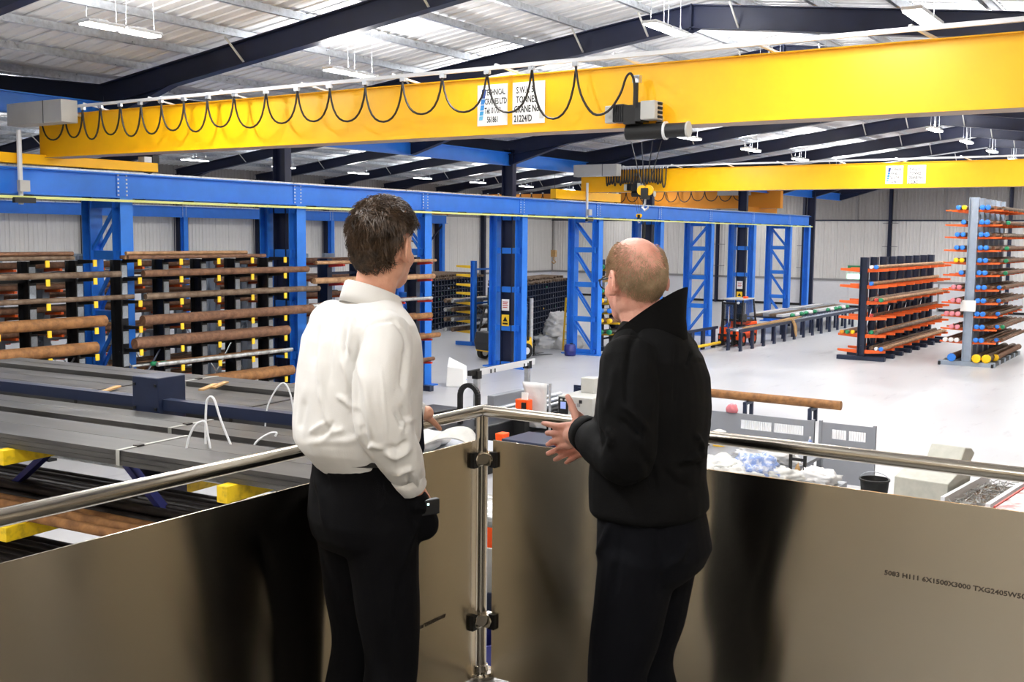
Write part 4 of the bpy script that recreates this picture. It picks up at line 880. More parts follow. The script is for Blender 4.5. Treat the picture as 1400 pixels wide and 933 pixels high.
# control cabinet of the saw with its screen, worktop and column
t = thing('control_cabinet', 'light grey machine cabinet with a black screen panel in front of the blue saw', 'cabinet', (21.5, 12.2, 0))
MB().box(-.35, 1.3, -1.0, .6, 0, 1.0).build('base', 'guard_grey', t, bevel=.02); MB().box(-.3, 1.2, -.35, .55, 1.0, 1.5).build('body', 'cabinet_grey', t, bevel=.02)
MB().box(-.312, -.3, .27, .53, 1.02, 1.46).build('screen_panel', 'rubber_black', t); MB().box(-.318, -.312, .33, .47, 1.2, 1.36).build('screen', mat('screen_blue', '8796c8', .3, emit=.6), t)
for yy in (.33, .45): MB().box(-.318, -.312, yy-.03, yy+.03, 1.39, 1.43).build('indicator', 'label_paper', t)
for k, (yy, z, m) in enumerate(((.12, 1.3, 'cap_red'), (-.05, 1.4, 'dark_plastic'), (.0, 1.32, 'wall_rail'))): MB().box(-.308, -.3, yy-.04, yy+.04, z-.04, z+.04).build('label_plate', m, t)
MB().box(.4, .75, .0, .35, 1.5, 1.85).build('top_box', 'cabinet_grey', t, bevel=.015)
MB().box(-.1, 1.2, -.95, -.4, 1.0, 1.42).build('white_tank', 'lamp_case', t, bevel=.1); MB().box(-.25, 1.0, -1.0, -.45, 1.1, 1.16).build('tray_rail', 'steel_white', t)
t = thing('band_saw_head', 'blue saw head with a black hose beside the older man', 'machine', (23.8, 12.4, 0)); MB().box(-.5, .6, -.6, .45, 0, 1.35).build('pedestal', 'guard_grey', t, bevel=.02)
MB().box(-.35, .5, -.5, .45, 1.35, 1.95).build('head', 'machine_blue', t, bevel=.03); MB().box(-.1, .45, -.35, .2, 1.95, 2.3).build('motor_housing', 'machine_blue', t, bevel=.03); MB().tube([(-.38, .1, 1.72), (-.3, .1, 1.72)], .13, 14).build('hub', 'dark_plastic', t, True)
MB().tube([(-.4, .12, 1.7), (-.45, .3, 1.55), (-.42, .6, 1.5), (-.4, .75, 1.55)], [.07, .09, .1, .09], 10).build('hose', 'rubber_black', t, True); MB().box(-.4, -.3, .25, .35, 1.3, 1.45).build('knob', 'signal_orange', t)
t = thing('paper_roll', 'crumpled white plastic sheet hanging on the guard beside the cabinet', 'sheet')
g = MB(); n_ = 9
vs = [(20.9+.05*mnoise.noise(Vector((i*.9, k*.9, 2))), 12.86+.075*i*(1+.12*math.sin(k)), .75+.13*k+.04*mnoise.noise(Vector((i, k, 7)))) for k in range(9) for i in range(n_)]
g.add(vs, [(k*n_+i, k*n_+i+1, (k+1)*n_+i+1, (k+1)*n_+i) for k in range(8) for i in range(n_-1)]); o = g.build('sheet', 'polythene', t, True); o.modifiers.new('s', 'SOLIDIFY').thickness = .02; MB().tube([(20.93, 12.8, 0), (20.93, 12.8, 1.8)], .03, 8).build('hanger', 'galvanised', t); rebase(t)
# ================================================================= guards and bench clutter on the right
t = thing('machine_guard', 'long grey sheet metal guard with slots on the shop floor behind the bench', 'guard')
def gsheet(y0, y1, slots):
    MB().box(22.28, 22.32, y0, y1, .08, 1.0).build('sheet', 'guard_grey', t); ys = [y0]+[q for s in slots for q in s]+[y1]
    MB().box(22.28, 22.32, y0, y1, 1.2, 1.33).build('sheet', 'guard_grey', t)
    for k in range(0, len(ys), 2): MB().box(22.28, 22.32, ys[k], ys[k+1], 1.0, 1.2).build('sheet', 'guard_grey', t)
    for s in slots:
        n = int((s[1]-s[0])/.05); b = MB()
        for q in range(n): b.box(22.295, 22.305, s[0]+.05*q, s[0]+.05*q+.01, 1.0, 1.2)
        tag(b.build('slot_mesh', 'steel_white', t), kind='stuff')
    for y in (y0+.03, y1-.03): MB().box(22.26, 22.34, y-.03, y+.03, 0, 1.36).build('guard_post', 'guard_grey', t)
gsheet(7.12, 10.6, ((7.35, 8.0), (8.05, 8.75))); gsheet(5.85, 7.02, ((6.05, 6.4), (6.45, 6.75))); rebase(t)
bar(24.0, 30.2, 0, 0, .085, 'rust', 'x', 'y') if False else None
o = MB().tube([(29.9, 13.6, .55), (29.8, 8.8, .55)], .13, 12).build('rusty_bar', 'rust_orange', None, True); tag(rebase(o), 'long rusty brown bar lying across trestles behind the grey guard', 'bar')
for y in (9.6, 11.5, 13.0):
    t = thing('trestle', f'low dark trestle under the rusty bar, {ORD[[9.6, 11.5, 13.0].index(y)+1]} from its right end', 'trestle', (29.85, y, 0)); MB().box(-.3, .3, -.05, .05, .34, .42).build('top', 'rack_navy', t)
    for s in (-.25, .25): MB().box(s-.04, s+.04, -.05, .05, 0, .34).build('leg', 'rack_navy', t)
o = blob('pink_rag', 'pink and lilac cloth hung over the edge of the grey guard', 'cloth', (22.28, 8.95, 1.33), (.06, .11, .11), 'cap_pink', 4, .3)
t = thing('workbench', 'long steel workbench cluttered with rags behind the right panel', 'bench', (20.4, 8.1, 0)); MB().box(-2.85, 1.1, -1.5, 2.4, .78, .85).build('worktop', mat('bench_top', '74777d', .5, var=.1), t, bevel=.01)
for a in (-2.75, -.9, 1.0):
    for c in (-1.4, 2.3): MB().box(a-.05, a+.05, c-.05, c+.05, 0, .78).build('leg', 'guard_grey', t)
def bag(name, label, cat, px, py, d, s, m, seed, zb=.85, amp=.4):
    p = at(px, py, d); return blob(name, label, cat, (p.x, p.y, zb), s, m, seed, amp, 4)
bag('rag_heap', 'heap of white rags on the bench right beside the older man', 'rags', 985, 645, 19.6, (.35, .45, .2), 'rag_white', 1)
bag('rag_heap', 'heap of white and grey rags on the bench left of the blue cloths', 'rags', 1003, 648, 19.2, (.3, .4, .17), 'rag_white', 2.3)
bag('rag_heap', 'heap of blue and white cloths in the middle of the bench', 'rags', 1032, 645, 19.4, (.32, .34, .24), 'rag_blue', 3.7)
bag('rag_heap', 'pale crumpled paper beside the blue cloths on the bench', 'rags', 1060, 652, 19.3, (.28, .4, .15), 'rag_white', 5.1)
bag('plastic_wrap', 'white plastic wrap at the right end of the bench', 'wrapping', 1118, 668, 19.2, (.25, .3, .14), 'polythene', 8.1)
bag('plastic_wrap', 'row of white plastic wrap along the back of the bench', 'wrapping', 1050, 616, 20.9, (.2, .5, .17), 'polythene', 9.4)
t = thing('blue_packet', 'blue and white packet standing on the bench near the older man', 'packet', (21.0, 9.3, .85)); MB().box(-.1, .1, -.22, .3, 0, .3).build('body', 'rag_white', t, bevel=.02); MB().box(-.105, .105, -.24, .32, .3, .42).build('top', 'machine_blue', t, bevel=.02); MB().box(-.105, .105, -.23, .31, .0, .1).build('band', 'cap_blue', t)
t = thing('oil_tub', 'yellow tub with a grey lid beside the blue packet on the bench', 'tub', (20.9, 8.66, .85)); MB().lathe([(.13, 0), (.14, .24)], n=14).build('body', 'tip_yellow', t, True); MB().lathe([(.145, .24), (.145, .3), (.05, .34)], n=14).build('lid', 'cabinet_grey', t, True)
t = thing('spray_bottle', 'dark bottle between the blue packet and the yellow tub', 'bottle', (20.8, 8.9, .85)); MB().lathe([(.07, 0), (.08, .2), (.03, .28), (.03, .34)], n=12).build('body', 'dark_plastic', t, True); MB().box(-.03, .09, -.03, .03, .34, .4).build('trigger', 'dark_plastic', t)
t = thing('water_bottle', 'clear and blue water bottle near the guard end of the bench', 'bottle', (21.2, 6.85, .85)); MB().lathe([(.06, 0), (.065, .14), (.06, .2), (.02, .3)], n=12).build('body', 'rag_blue', t, True); MB().lathe([(.022, .3), (.022, .34)], n=8).build('cap', 'cap_white', t)
t = thing('hand_trolley', 'small black frame trolley holding a paper bag in front of the bench', 'trolley', (18.7, 6.25, 0))
for s in (-.13, .13): MB().box(-.025, .025, s-.025, s+.025, .1, 1.36).build('post', 'rubber_black', t)
MB().box(-.02, .02, -.13, .13, 1.2, 1.25).build('crossbar', 'rubber_black', t); MB().box(-.2, .2, -.18, .18, .08, .14).build('deck', 'rubber_black', t); MB().tube([(-.15, -.2, .08), (-.15, .2, .08)], .08, 10).build('wheel', 'rubber_black', t)
t = blob('paper_bag', 'brown paper bag held in the small black trolley', 'bag', (18.7, 6.25, .14), (.09, .09, .6), 'timber', 2, .15)
t = thing('bucket', 'black builders bucket with wire handle on the floor at right', 'bucket', (21.0, 5.5, 0)); MB().lathe([(.2, 0), (.22, .02), (.27, .52), (.29, .53), (.29, .56), (.26, .56), (.2, .06), (.0, .05)], n=22).build('body', 'rubber_black', t, True); hd = [(0, .28*math.cos(q), .53+.16*math.sin(q)) for q in np.linspace(0, PI, 9)]; MB().tube([(p[0]-.2, p[1], p[2]) if False else p for p in hd], .008, 5).build('handle', 'galvanised', t)
for k, (z, m) in enumerate(((.45, 'galvanised'), (.62, 'galvanised'), (.75, 'cap_red'))): o = MB().tube([(22.4, 5.3, z), (21.8, 4.6, z+.02)], .05, 8).build('tube_stock', m, None, True); tag(rebase(o), f'short {("chrome tube, lower one", "chrome tube, upper one", "red tube")[k]} on blocks behind the black bucket', 'tube')
t = thing('tube_block', 'low grey block carrying tubes behind the black bucket', 'block', (22.1, 4.95, 0)); MB().box(-.25, .25, -.3, .3, 0, .4).build('body', 'guard_grey', t, bevel=.02); MB().box(-.2, .2, -.3, -.26, .4, .8).build('upright', 'guard_grey', t)
HG = mat('hood_grey', 'b9b9ae', .55, var=.15, scale=5)
t = thing('machine_hood', 'worn grey-green sheet metal hood of a machine at right, below the rail', 'hood', (20.3, 4.35, 0), -.12)
MB().prism([(-.55, .0), (.5, .0), (.75, 1.0), (.55, 1.12), (-.5, .9)], -.5, .45, 'y').build('body', HG, t, bevel=.015); MB().prism([(.3, 1.1), (.75, .95), (1.15, 1.2), (.95, 1.32), (.6, 1.38)], -.42, .2, 'y').build('upper_cover', HG, t, bevel=.02)
MB().box(-.5, .5, -.56, -.5, .1, .3).build('channel', 'guard_grey', t)
t = thing('swarf_tray', 'long white tray full of metal swarf at the right edge', 'tray', (20.2, 3.25, 0), -.1)
MB().box(-1.2, 1.4, -.2, .45, .55, .6).build('tray_floor', 'rust_grey', t); MB().box(-1.2, 1.4, -.28, -.2, .5, .82).build('tray_side', 'steel_white', t); MB().box(-1.2, 1.4, .45, .52, .5, .82).build('tray_side', 'steel_white', t)
for a in (-1.0, 1.2):
    for c in (-.2, .42): MB().box(a-.05, a+.05, c-.05, c+.05, 0, .55).build('leg', 'guard_grey', t)
b = MB()
for k in range(160):
    p = Vector((random.uniform(-1.1, 1.3), random.uniform(-.15, .4), .61+random.random()*.1)); q = random.random()*6.3; Ls = random.uniform(.06, .2); b.tube([p, p+Vector((math.cos(q)*Ls, math.sin(q)*Ls*.5, random.uniform(0, .1))), p+Vector((math.cos(q+1)*Ls, math.sin(q+1)*Ls, .02))], .008, 4)
tag(b.build('swarf', 'bar_bright', t), kind='stuff')
t = thing('red_stained_table', 'white steel table with a red stained top at the right edge', 'table', (19.9, 2.55, 0), -.1); MB().box(-1.3, 1.5, -.3, .3, .8, .86).build('table_top', mat('stained_white', 'e4d8d6', .5, col2='b07070', scale=2.4, thr=(.36, .5)), t, bevel=.01); MB().box(-1.3, 1.5, .28, .31, .82, .88).build('red_edge', 'cap_red', t)
for a in (-1.2, 1.4):
    for c in (-.25, .25): MB().box(a-.04, a+.04, c-.04, c+.04, 0, .8).build('leg', 'machine_navy', t)
# white coil and plastic on a stand just below the corner of the platform
t = thing('packing_stand', 'low steel stand holding a coil and plastic sheeting beyond the left panel', 'stand', (11.7, 8.75, 0)); MB().box(-.75, .75, -.7, .8, 2.18, 2.26).build('top', 'guard_grey', t)
for a in (-.68, .68):
    for c in (-.63, .73): MB().box(a-.05, a+.05, c-.05, c+.05, 0, 2.18).build('leg', 'guard_grey', t)
t = thing('strap_coil', 'fanned coil of white strapping resting on the stand beside the corner post', 'coil', (11.45, 8.6, 2.26))
for k in range(14):
    q = k*.64; pts = [(-.3+.02*k, .36-.015*k, .02), (-.2+.015*k, .22-.012*k, .14+.006*k), (-.0+.008*k, .03-.012*k, .22+.006*k), (.18+.004*k, -.13-.01*k, .17+.006*k), (.25+.005*k, -.26-.006*k, .03)]
    MB().tube(spl([Vector(p)+Vector((.02*k-.14, .016*k-.1, 0)) for p in pts], 3), .016, 6).build('strap', 'rag_white', t, True)
blob('plastic_wrap', 'crumpled clear plastic with tan edges on the stand, under the left hand', 'wrapping', (11.35, 9.15, 2.26), (.5, .35, .14), 'polythene', 11, .4); blob('plastic_wrap', 'rolled white plastic on the stand, nearest the tall man', 'wrapping', (11.15, 9.5, 2.26), (.24, .16, .3), 'polythene', 13, .3)
bb = at(412, 668, 9.3); blob('plastic_wrap', 'white plastic sheet lying on the yellow-armed rack beside the tall man', 'wrapping', (bb.x, bb.y, 2.41), (.2, .2, .4), 'polythene', 15, .35)

for k, (px, py, d, m, w) in enumerate(((667, 690, 12.6, 'signal_orange', 'orange'), (667, 740, 12.2, 'rag_white', 'white'), (668, 800, 11.8, 'rack_navy', 'dark navy'), (668, 870, 11.2, 'machine_blue', 'purple-blue'))):
    p = at(px, py, d); t = thing('storage_crate', f'open {w} plastic crate on the floor, glimpsed through the gap beside the corner post', 'crate', (p.x, p.y, 0), .3*k); hh = max(.3, p.z)
    MB().box(-.26, .26, -.3, .3, 0, .04).box(-.28, -.25, -.32, .32, 0, hh).box(.25, .28, -.32, .32, 0, hh).box(-.25, .25, -.32, -.29, 0, hh).box(-.25, .25, .29, .32, 0, hh).build('tub', m, t); MB().box(-.24, .24, -.28, .28, .04, hh*.6).build('contents', 'bar_dark' if k % 2 else 'rag_white', t)

p = at(1118, 668, 19.2); t = thing('low_cabinet', 'low grey steel cabinet under the white plastic wrap at the bench end', 'cabinet', (p.x, p.y, 0)); MB().box(-.4, .4, -.4, .4, .05, .85).build('body', 'guard_grey', t, bevel=.01); MB().box(-.41, -.4, -.36, .36, .1, .8).build('door', 'guard_grey', t); MB().box(-.43, -.41, .25, .3, .4, .55).build('door_handle', 'dark_plastic', t)
# ================================================================= people
def skin_mat(name, c, c2):
    m = mat(name, c, .5, col2=c2, scale=14, thr=(.3, .6), bump=.15, bscale=220); b = m.node_tree.nodes['Principled BSDF']
    b.inputs['Subsurface Weight'].default_value = .12; b.inputs['Subsurface Radius'].default_value = (.012, .005, .003); return m
skin_mat('skin_warm', 'd9a48a', 'cc8f75'); skin_mat('skin_rosy', 'e0a794', 'd08f7c')
mat('hair_brown', '57422f', .48, col2='2e2117', scale=40, spec=.5); mat('hair_fair', 'b79d7d', .55, col2='927a5c', scale=30)
mat('shirt_white', 'e0dfdd', .75, var=.03, scale=8, bump=.12, bscale=420); mat('tie_navy', '12162c', .6)
mat('jacket_black', '030304', .85, bump=.25, bscale=500, spec=.18); mat('trouser_black', '020205', .85, bump=.2, bscale=500, spec=.15); mat('trouser_navy', '03040a', .85, bump=.2, bscale=500, spec=.15)
mat('shoe_leather', '0b0a0a', .35); mat('eye_white', 'eeeae6', .25); mat('eye_iris', '3a4a50', .2); mat('lens', (.95, .97, .97), .03, trans=1., alpha=.25)
def rings(b, R, n=28, e=2.3, flip=False):
    """loft of super-ellipse sections: (z, cx, cy, half depth, half width)"""
    vs = []
    for z, cx, cy, rx, ry in R:
        for j in range(n):
            a = 2*PI*j/n; c, s = math.cos(a), math.sin(a)
            vs.append((cx+rx*math.copysign(abs(c)**(2/e), c), cy+ry*math.copysign(abs(s)**(2/e), s), z))
    k = len(R)
    b.add(vs, [(i*n+j, i*n+(j+1) % n, (i+1)*n+(j+1) % n, (i+1)*n+j) for i in range(k-1) for j in range(n)]+[tuple(range(n-1, -1, -1)), tuple((k-1)*n+j for j in range(n))])
def limb(b, pts, rs, n=16, sub_=5):
    """smooth tapered limb with round ends"""
    P = [Vector(p) for p in pts]; Q = []; R = []
    for i in range(len(P)-1):
        p0, p1, p2, p3 = P[max(i-1, 0)], P[i], P[i+1], P[min(i+2, len(P)-1)]
        for s in range(sub_):
            u = s/sub_; Q.append(.5*((2*p1)+(p2-p0)*u+(2*p0-5*p1+4*p2-p3)*u*u+(3*p1-p0-3*p2+p3)*u**3)); w = u*u*(3-2*u); R.append(rs[i]*(1-w)+rs[i+1]*w)
    Q.append(P[-1]); R.append(rs[-1])
    d0 = (Q[0]-Q[1]).normalized(); d1 = (Q[-1]-Q[-2]).normalized()
    Q = [Q[0]+d0*R[0]*.85, Q[0]+d0*R[0]*.5]+Q+[Q[-1]+d1*R[-1]*.5, Q[-1]+d1*R[-1]*.85]; R = [R[0]*.45, R[0]*.84]+R+[R[-1]*.84, R[-1]*.45]
    b.tube(Q, R, n)
def ell(b, c, r, n=20, m=14, rot=None):
    vs = []; q = rot or Matrix.Identity(3)
    for i in range(1, m):
        t = PI*i/m
        for j in range(n): vs.append(Vector(c)+q @ Vector((r[0]*math.sin(t)*math.cos(2*PI*j/n), r[1]*math.sin(t)*math.sin(2*PI*j/n), r[2]*math.cos(t))))
    o = len(vs); vs += [Vector(c)+q @ Vector((0, 0, r[2])), Vector(c)-q @ Vector((0, 0, r[2]))]
    fs = [(i*n+j, (i+1)*n+j, (i+1)*n+(j+1) % n, i*n+(j+1) % n) for i in range(m-2) for j in range(n)]
    fs += [(o, j, (j+1) % n) for j in range(n)]+[(o+1, (m-2)*n+(j+1) % n, (m-2)*n+j) for j in range(n)]
    b.add(vs, fs)
def remesh(b, voxel, smooth=6, fac=.5):
    me = b.mesh('t', 'ink_black'); bm = bmesh.new(); bm.from_mesh(me); bmesh.ops.recalc_face_normals(bm, faces=bm.faces); bm.to_mesh(me); bm.free()
    o = bpy.data.objects.new('t', me); COL.objects.link(o)
    r = o.modifiers.new('r', 'REMESH'); r.mode = 'VOXEL'; r.voxel_size = voxel
    s = o.modifiers.new('s', 'SMOOTH'); s.factor = fac; s.iterations = smooth
    dg = bpy.context.evaluated_depsgraph_get(); out = bpy.data.meshes.new_from_object(o.evaluated_get(dg))
    bpy.data.objects.remove(o); out.materials.clear(); out.polygons.foreach_set('use_smooth', [True]*len(out.polygons)); return out
def co_of(me): a = np.empty(len(me.vertices)*3, np.float64); me.vertices.foreach_get('co', a); return a.reshape(-1, 3)
def no_of(me): a = np.empty(len(me.vertices)*3, np.float32); me.vertices.foreach_get('normal', a); return a.reshape(-1, 3).astype(float)
def put(me, a): me.vertices.foreach_set('co', a.ravel()); me.update()
def folds(me, mw, strokes):
    """push cloth in and out along crease lines running over the side seen in the photograph"""
    P = co_of(me); N = no_of(me); A = np.array(mw)[:3, :3]; T = np.array(mw)[:3, 3]; Wp = P @ A.T+T-np.array([0, 0, CAMZ]); Wn = N @ A.T
    cx, cy, cz = Wp @ np.array(CR), Wp @ np.array(CD), Wp @ np.array(_f); X = 700+FPX*cx/cz; Y = 466.5+FPX*cy/cz
    face = np.clip(-(Wn*Wp).sum(1)/np.linalg.norm(Wp, axis=1)*2.5, 0, 1); D = np.zeros(len(P))
    for pl, amp, w in strokes:
        best = np.full(len(P), 1e9); tt = np.zeros(len(P)); n = len(pl)-1
        for i in range(n):
            ax, ay = pl[i]; bx, by = pl[i+1]; L2 = (bx-ax)**2+(by-ay)**2; u = np.clip(((X-ax)*(bx-ax)+(Y-ay)*(by-ay))/L2, 0, 1)
            d = np.hypot(X-ax-u*(bx-ax), Y-ay-u*(by-ay)); k = d < best; best[k] = d[k]; tt[k] = (i+u[k])/n
        D += amp*np.exp(-(best/w)**2)*np.clip(4*np.minimum(tt, 1-tt)+.25, 0, 1)
    put(me, P+N*(1.45*D*face)[:, None])
def wobble(me, amp, sc, st=(1, 1, 1), seed=0.):
    P = co_of(me); N = no_of(me); d = np.array([mnoise.noise(Vector((p[0]*st[0]*sc+seed, p[1]*st[1]*sc, p[2]*st[2]*sc))) for p in P]); put(me, P+N*(amp*d)[:, None])
def hand(b, w, d, n, side, curl, spread=0., L_=.19, thumb=(.5, .3, -.1), tc=.3):
    """w wrist, d finger direction, n back of hand, side towards the thumb; curl per finger in radians"""
    d, n, side = Vector(d).normalized(), Vector(n).normalized(), Vector(side).normalized(); w = Vector(w); k = L_/.19
    limb(b, [w-d*.03*k, w+d*.02*k, w+d*.05*k], [.027*k, .027*k, .03*k], 12)
    for q in (-.026, -.009, .009, .026): limb(b, [w+d*.015*k+side*q*.55*k, w+d*.05*k+side*q*k, w+d*.093*k+side*q*1.08*k], [.0135*k, .0135*k, .0115*k], 10)
    ln = (.072, .08, .074, .058); rr = (.0092, .0094, .009, .008)
    for i, q in enumerate((.029, .0095, -.0095, -.028)):
        p = w+d*((.093, .097, .094, .087)[i])*k+side*q*k; dd = (d+side*q*spread*14).normalized(); pts = [p]; c = curl[i] if isinstance(curl, (list, tuple)) else curl; a = c*.55
        for f in (.46, .3, .24):
            v = dd*math.cos(a)-n*math.sin(a); p = p+v*ln[i]*f*k; pts.append(p); a += c
        limb(b, pts, [rr[i]*1.1*k, rr[i]*k, rr[i]*.93*k, rr[i]*.82*k], 10, 4)
    t0 = w+d*.025*k+side*.022*k; tv = (d*thumb[0]+side*thumb[1]*2+n*thumb[2]).normalized(); t1 = t0+tv*.042*k; tv2 = (tv+d*tc).normalized(); t2 = t1+tv2*.034*k; t3 = t2+(tv2+d*tc*.6).normalized()*.026*k
    limb(b, [t0, t1, t2, t3], [.0145*k, .0125*k, .0105*k, .009*k], 10, 4)
def head(b, H, s=1., ear=1.):
    """head in a frame H: origin at mid skull, +x the way the face looks"""
    def T(p): return H @ (Vector(p)*s)
    R = H.to_3x3()
    def E(c, r, rot=None): ell(b, T(c), [q*s for q in r], rot=R @ rot if rot else R)
    E((-.012, 0, .012), (.098, .076, .1)); E((.0, 0, .03), (.09, .073, .084)); E((.032, 0, -.045), (.062, .06, .082)); E((.045, 0, -.092), (.046, .046, .034)); E((.07, 0, -.108), (.02, .022, .017))
    E((.0, 0, -.06), (.07, .063, .06)); E((.068, 0, .022), (.022, .045, .014)); E((.055, .04, -.035), (.03, .022, .028)); E((.055, -.04, -.035), (.03, .022, .028))
    limb(b, [T((.082, 0, .012)), T((.1, 0, -.02)), T((.112, 0, -.04))], [.008*s, .01*s, .0125*s], 10); E((.098, .011, -.044), (.012, .008, .008)); E((.098, -.011, -.044), (.012, .008, .008))
    E((.088, 0, -.071), (.012, .024, .006)); E((.087, 0, -.081), (.012, .021, .007))
    for y in (-1, 1):
        E((-.01, y*.079*ear, -.018), (.02, .0085, .033), Matrix.Rotation(y*.42, 3, 'Z'))
        arc = [T((-.01+.02*math.cos(q)-.004, y*(.085-.008*math.cos(q))*ear, -.014+.032*math.sin(q))) for q in np.linspace(-.6, 4.0, 10)]; b.tube(arc, .0062*s, 8)
        E((.004, y*.078, -.042), (.008, .0055, .009))
def eyes(parent, H, s):
    for y in (-1, 1):
        e = MB(); ell(e, H @ (Vector((.072, y*.031, -.008))*s), [.0125*s]*3, 14, 10); o = e.build('eye', 'eye_white', parent, True)
        g = MB(); g.tube([H @ (Vector((.0838, y*.0315, -.008))*s), H @ (Vector((.0852, y*.0318, -.008))*s)], .0055*s, 12); g.build('iris', 'eye_iris', o, True)
def hair(parent, H, s, n, length, rad, m, inside, flow, thick, seed, lift, label=None, shell=True, rx=(.1, .0785, .104)):
    rnd = random.Random(seed); b = MB(); k = 0; c0 = Vector((-.011, 0, .016))
    if shell:
        nu, nv = 48, 30; idx = {}; vs = []; fs = []
        for i in range(nv+1):
            for j in range(nu):
                t = PI*i/nv; a = 2*PI*j/nu; d = Vector((math.sin(t)*math.cos(a), math.sin(t)*math.sin(a), math.cos(t))); q = c0+Vector((d.x*rx[0], d.y*rx[1], d.z*rx[2]))
                if inside(q) > 0:
                    th = thick(q)*min(1, .25+inside(q)*40)*(1+.35*mnoise.noise(q*38)); idx[i, j] = len(vs); vs.append(H @ ((q+d*th)*s))
        for i in range(nv):
            for j in range(nu):
                q = [(i, j), (i+1, j), (i+1, (j+1) % nu), (i, (j+1) % nu)]
                if all(p in idx for p in q): fs.append([idx[p] for p in q])
        b.add(vs, fs)
    while k < n:
        d = Vector((rnd.gauss(0, 1), rnd.gauss(0, 1), rnd.gauss(0, 1))).normalized(); q = c0+Vector((d.x*rx[0], d.y*rx[1], d.z*rx[2])); g = inside(q)
        if g <= 0 or rnd.random() > min(1, g*(60 if shell else 18)+(.15 if shell else .02)): continue
        k += 1; f = flow(q)+Vector((rnd.gauss(0, .3), rnd.gauss(0, .3), rnd.gauss(0, .25)))+Vector((mnoise.noise(q*30), mnoise.noise(q*30+Vector((9, 0, 0))), mnoise.noise(q*30+Vector((0, 9, 0)))))*(.8 if shell else .25)
        f = (f-d*f.dot(d)).normalized(); L_ = length*rnd.uniform(.6, 1.2); th = thick(q)*min(1, .3+g*40)*rnd.uniform(.75, 1.12); p = q+d*th*(.6 if shell else .0); pts = []
        for i in range(4):
            u = i/3; pts.append(H @ ((p+f*L_*u+d*(lift*L_*math.sin(u*2.2)+th*.35*u-.35*(L_*u)**2/.1))*s))
        b.tube(pts, [rad*s, rad*s, rad*.8*s, rad*.25*s], 3, False)
    o = b.build('hair', m, parent, True); return o
def collar(b, rows, n=40, a0=-2.7, a1=2.7):
    """rows of (radius fn, z fn) over the angle from the nape"""
    vs = [r(a0+(a1-a0)*j/n) for r in rows for j in range(n+1)]; b.add(vs, [(i*(n+1)+j, i*(n+1)+j+1, (i+1)*(n+1)+j+1, (i+1)*(n+1)+j) for i in range(len(rows)-1) for j in range(n)])
def fit(t, s):
    """enlarge a figure about the camera's eye level and carry it the same share farther out, soles kept on the platform"""
    E_ = CAMZ-PZ; zk = .5; zt = E_-(E_-zk)*s
    def go(o):
        if o.type == 'MESH':
            P = co_of(o.data); z = P[:, 2].copy(); P[:, :2] *= s; P[:, 2] = np.where(z > zk, E_-(E_-z)*s, z*zt/zk); put(o.data, P)
        for c in [c for c in bpy.data.objects if c.parent == o]: go(c)
    go(t); t.location = (t.location.x*s, t.location.y*s, PZ)
def shoe(b, x, y, yaw, s=1.):
    R_ = Matrix.Translation((x, y, 0)) @ Matrix.Rotation(yaw, 4, 'Z'); prof = [(-.09, .03, .032, .09), (-.05, .036, .05, .11), (.02, .037, .055, .1), (.08, .045, .036, .068), (.14, .046, .028, .05), (.19, .03, .018, .035)]
    n = 12; vs = []
    for px, hw, _, h in prof:
        for j in range(n):
            a = 2*PI*j/n; vs.append(R_ @ Vector((px*s, hw*math.cos(a)*s, max(0, (h*.5+h*.5*math.sin(a))*s))))
    b.add(vs, [(i*n+j, i*n+(j+1) % n, (i+1)*n+(j+1) % n, (i+1)*n+j) for i in range(len(prof)-1) for j in range(n)]+[tuple(range(n-1, -1, -1)), tuple((len(prof)-1)*n+j for j in range(n))])
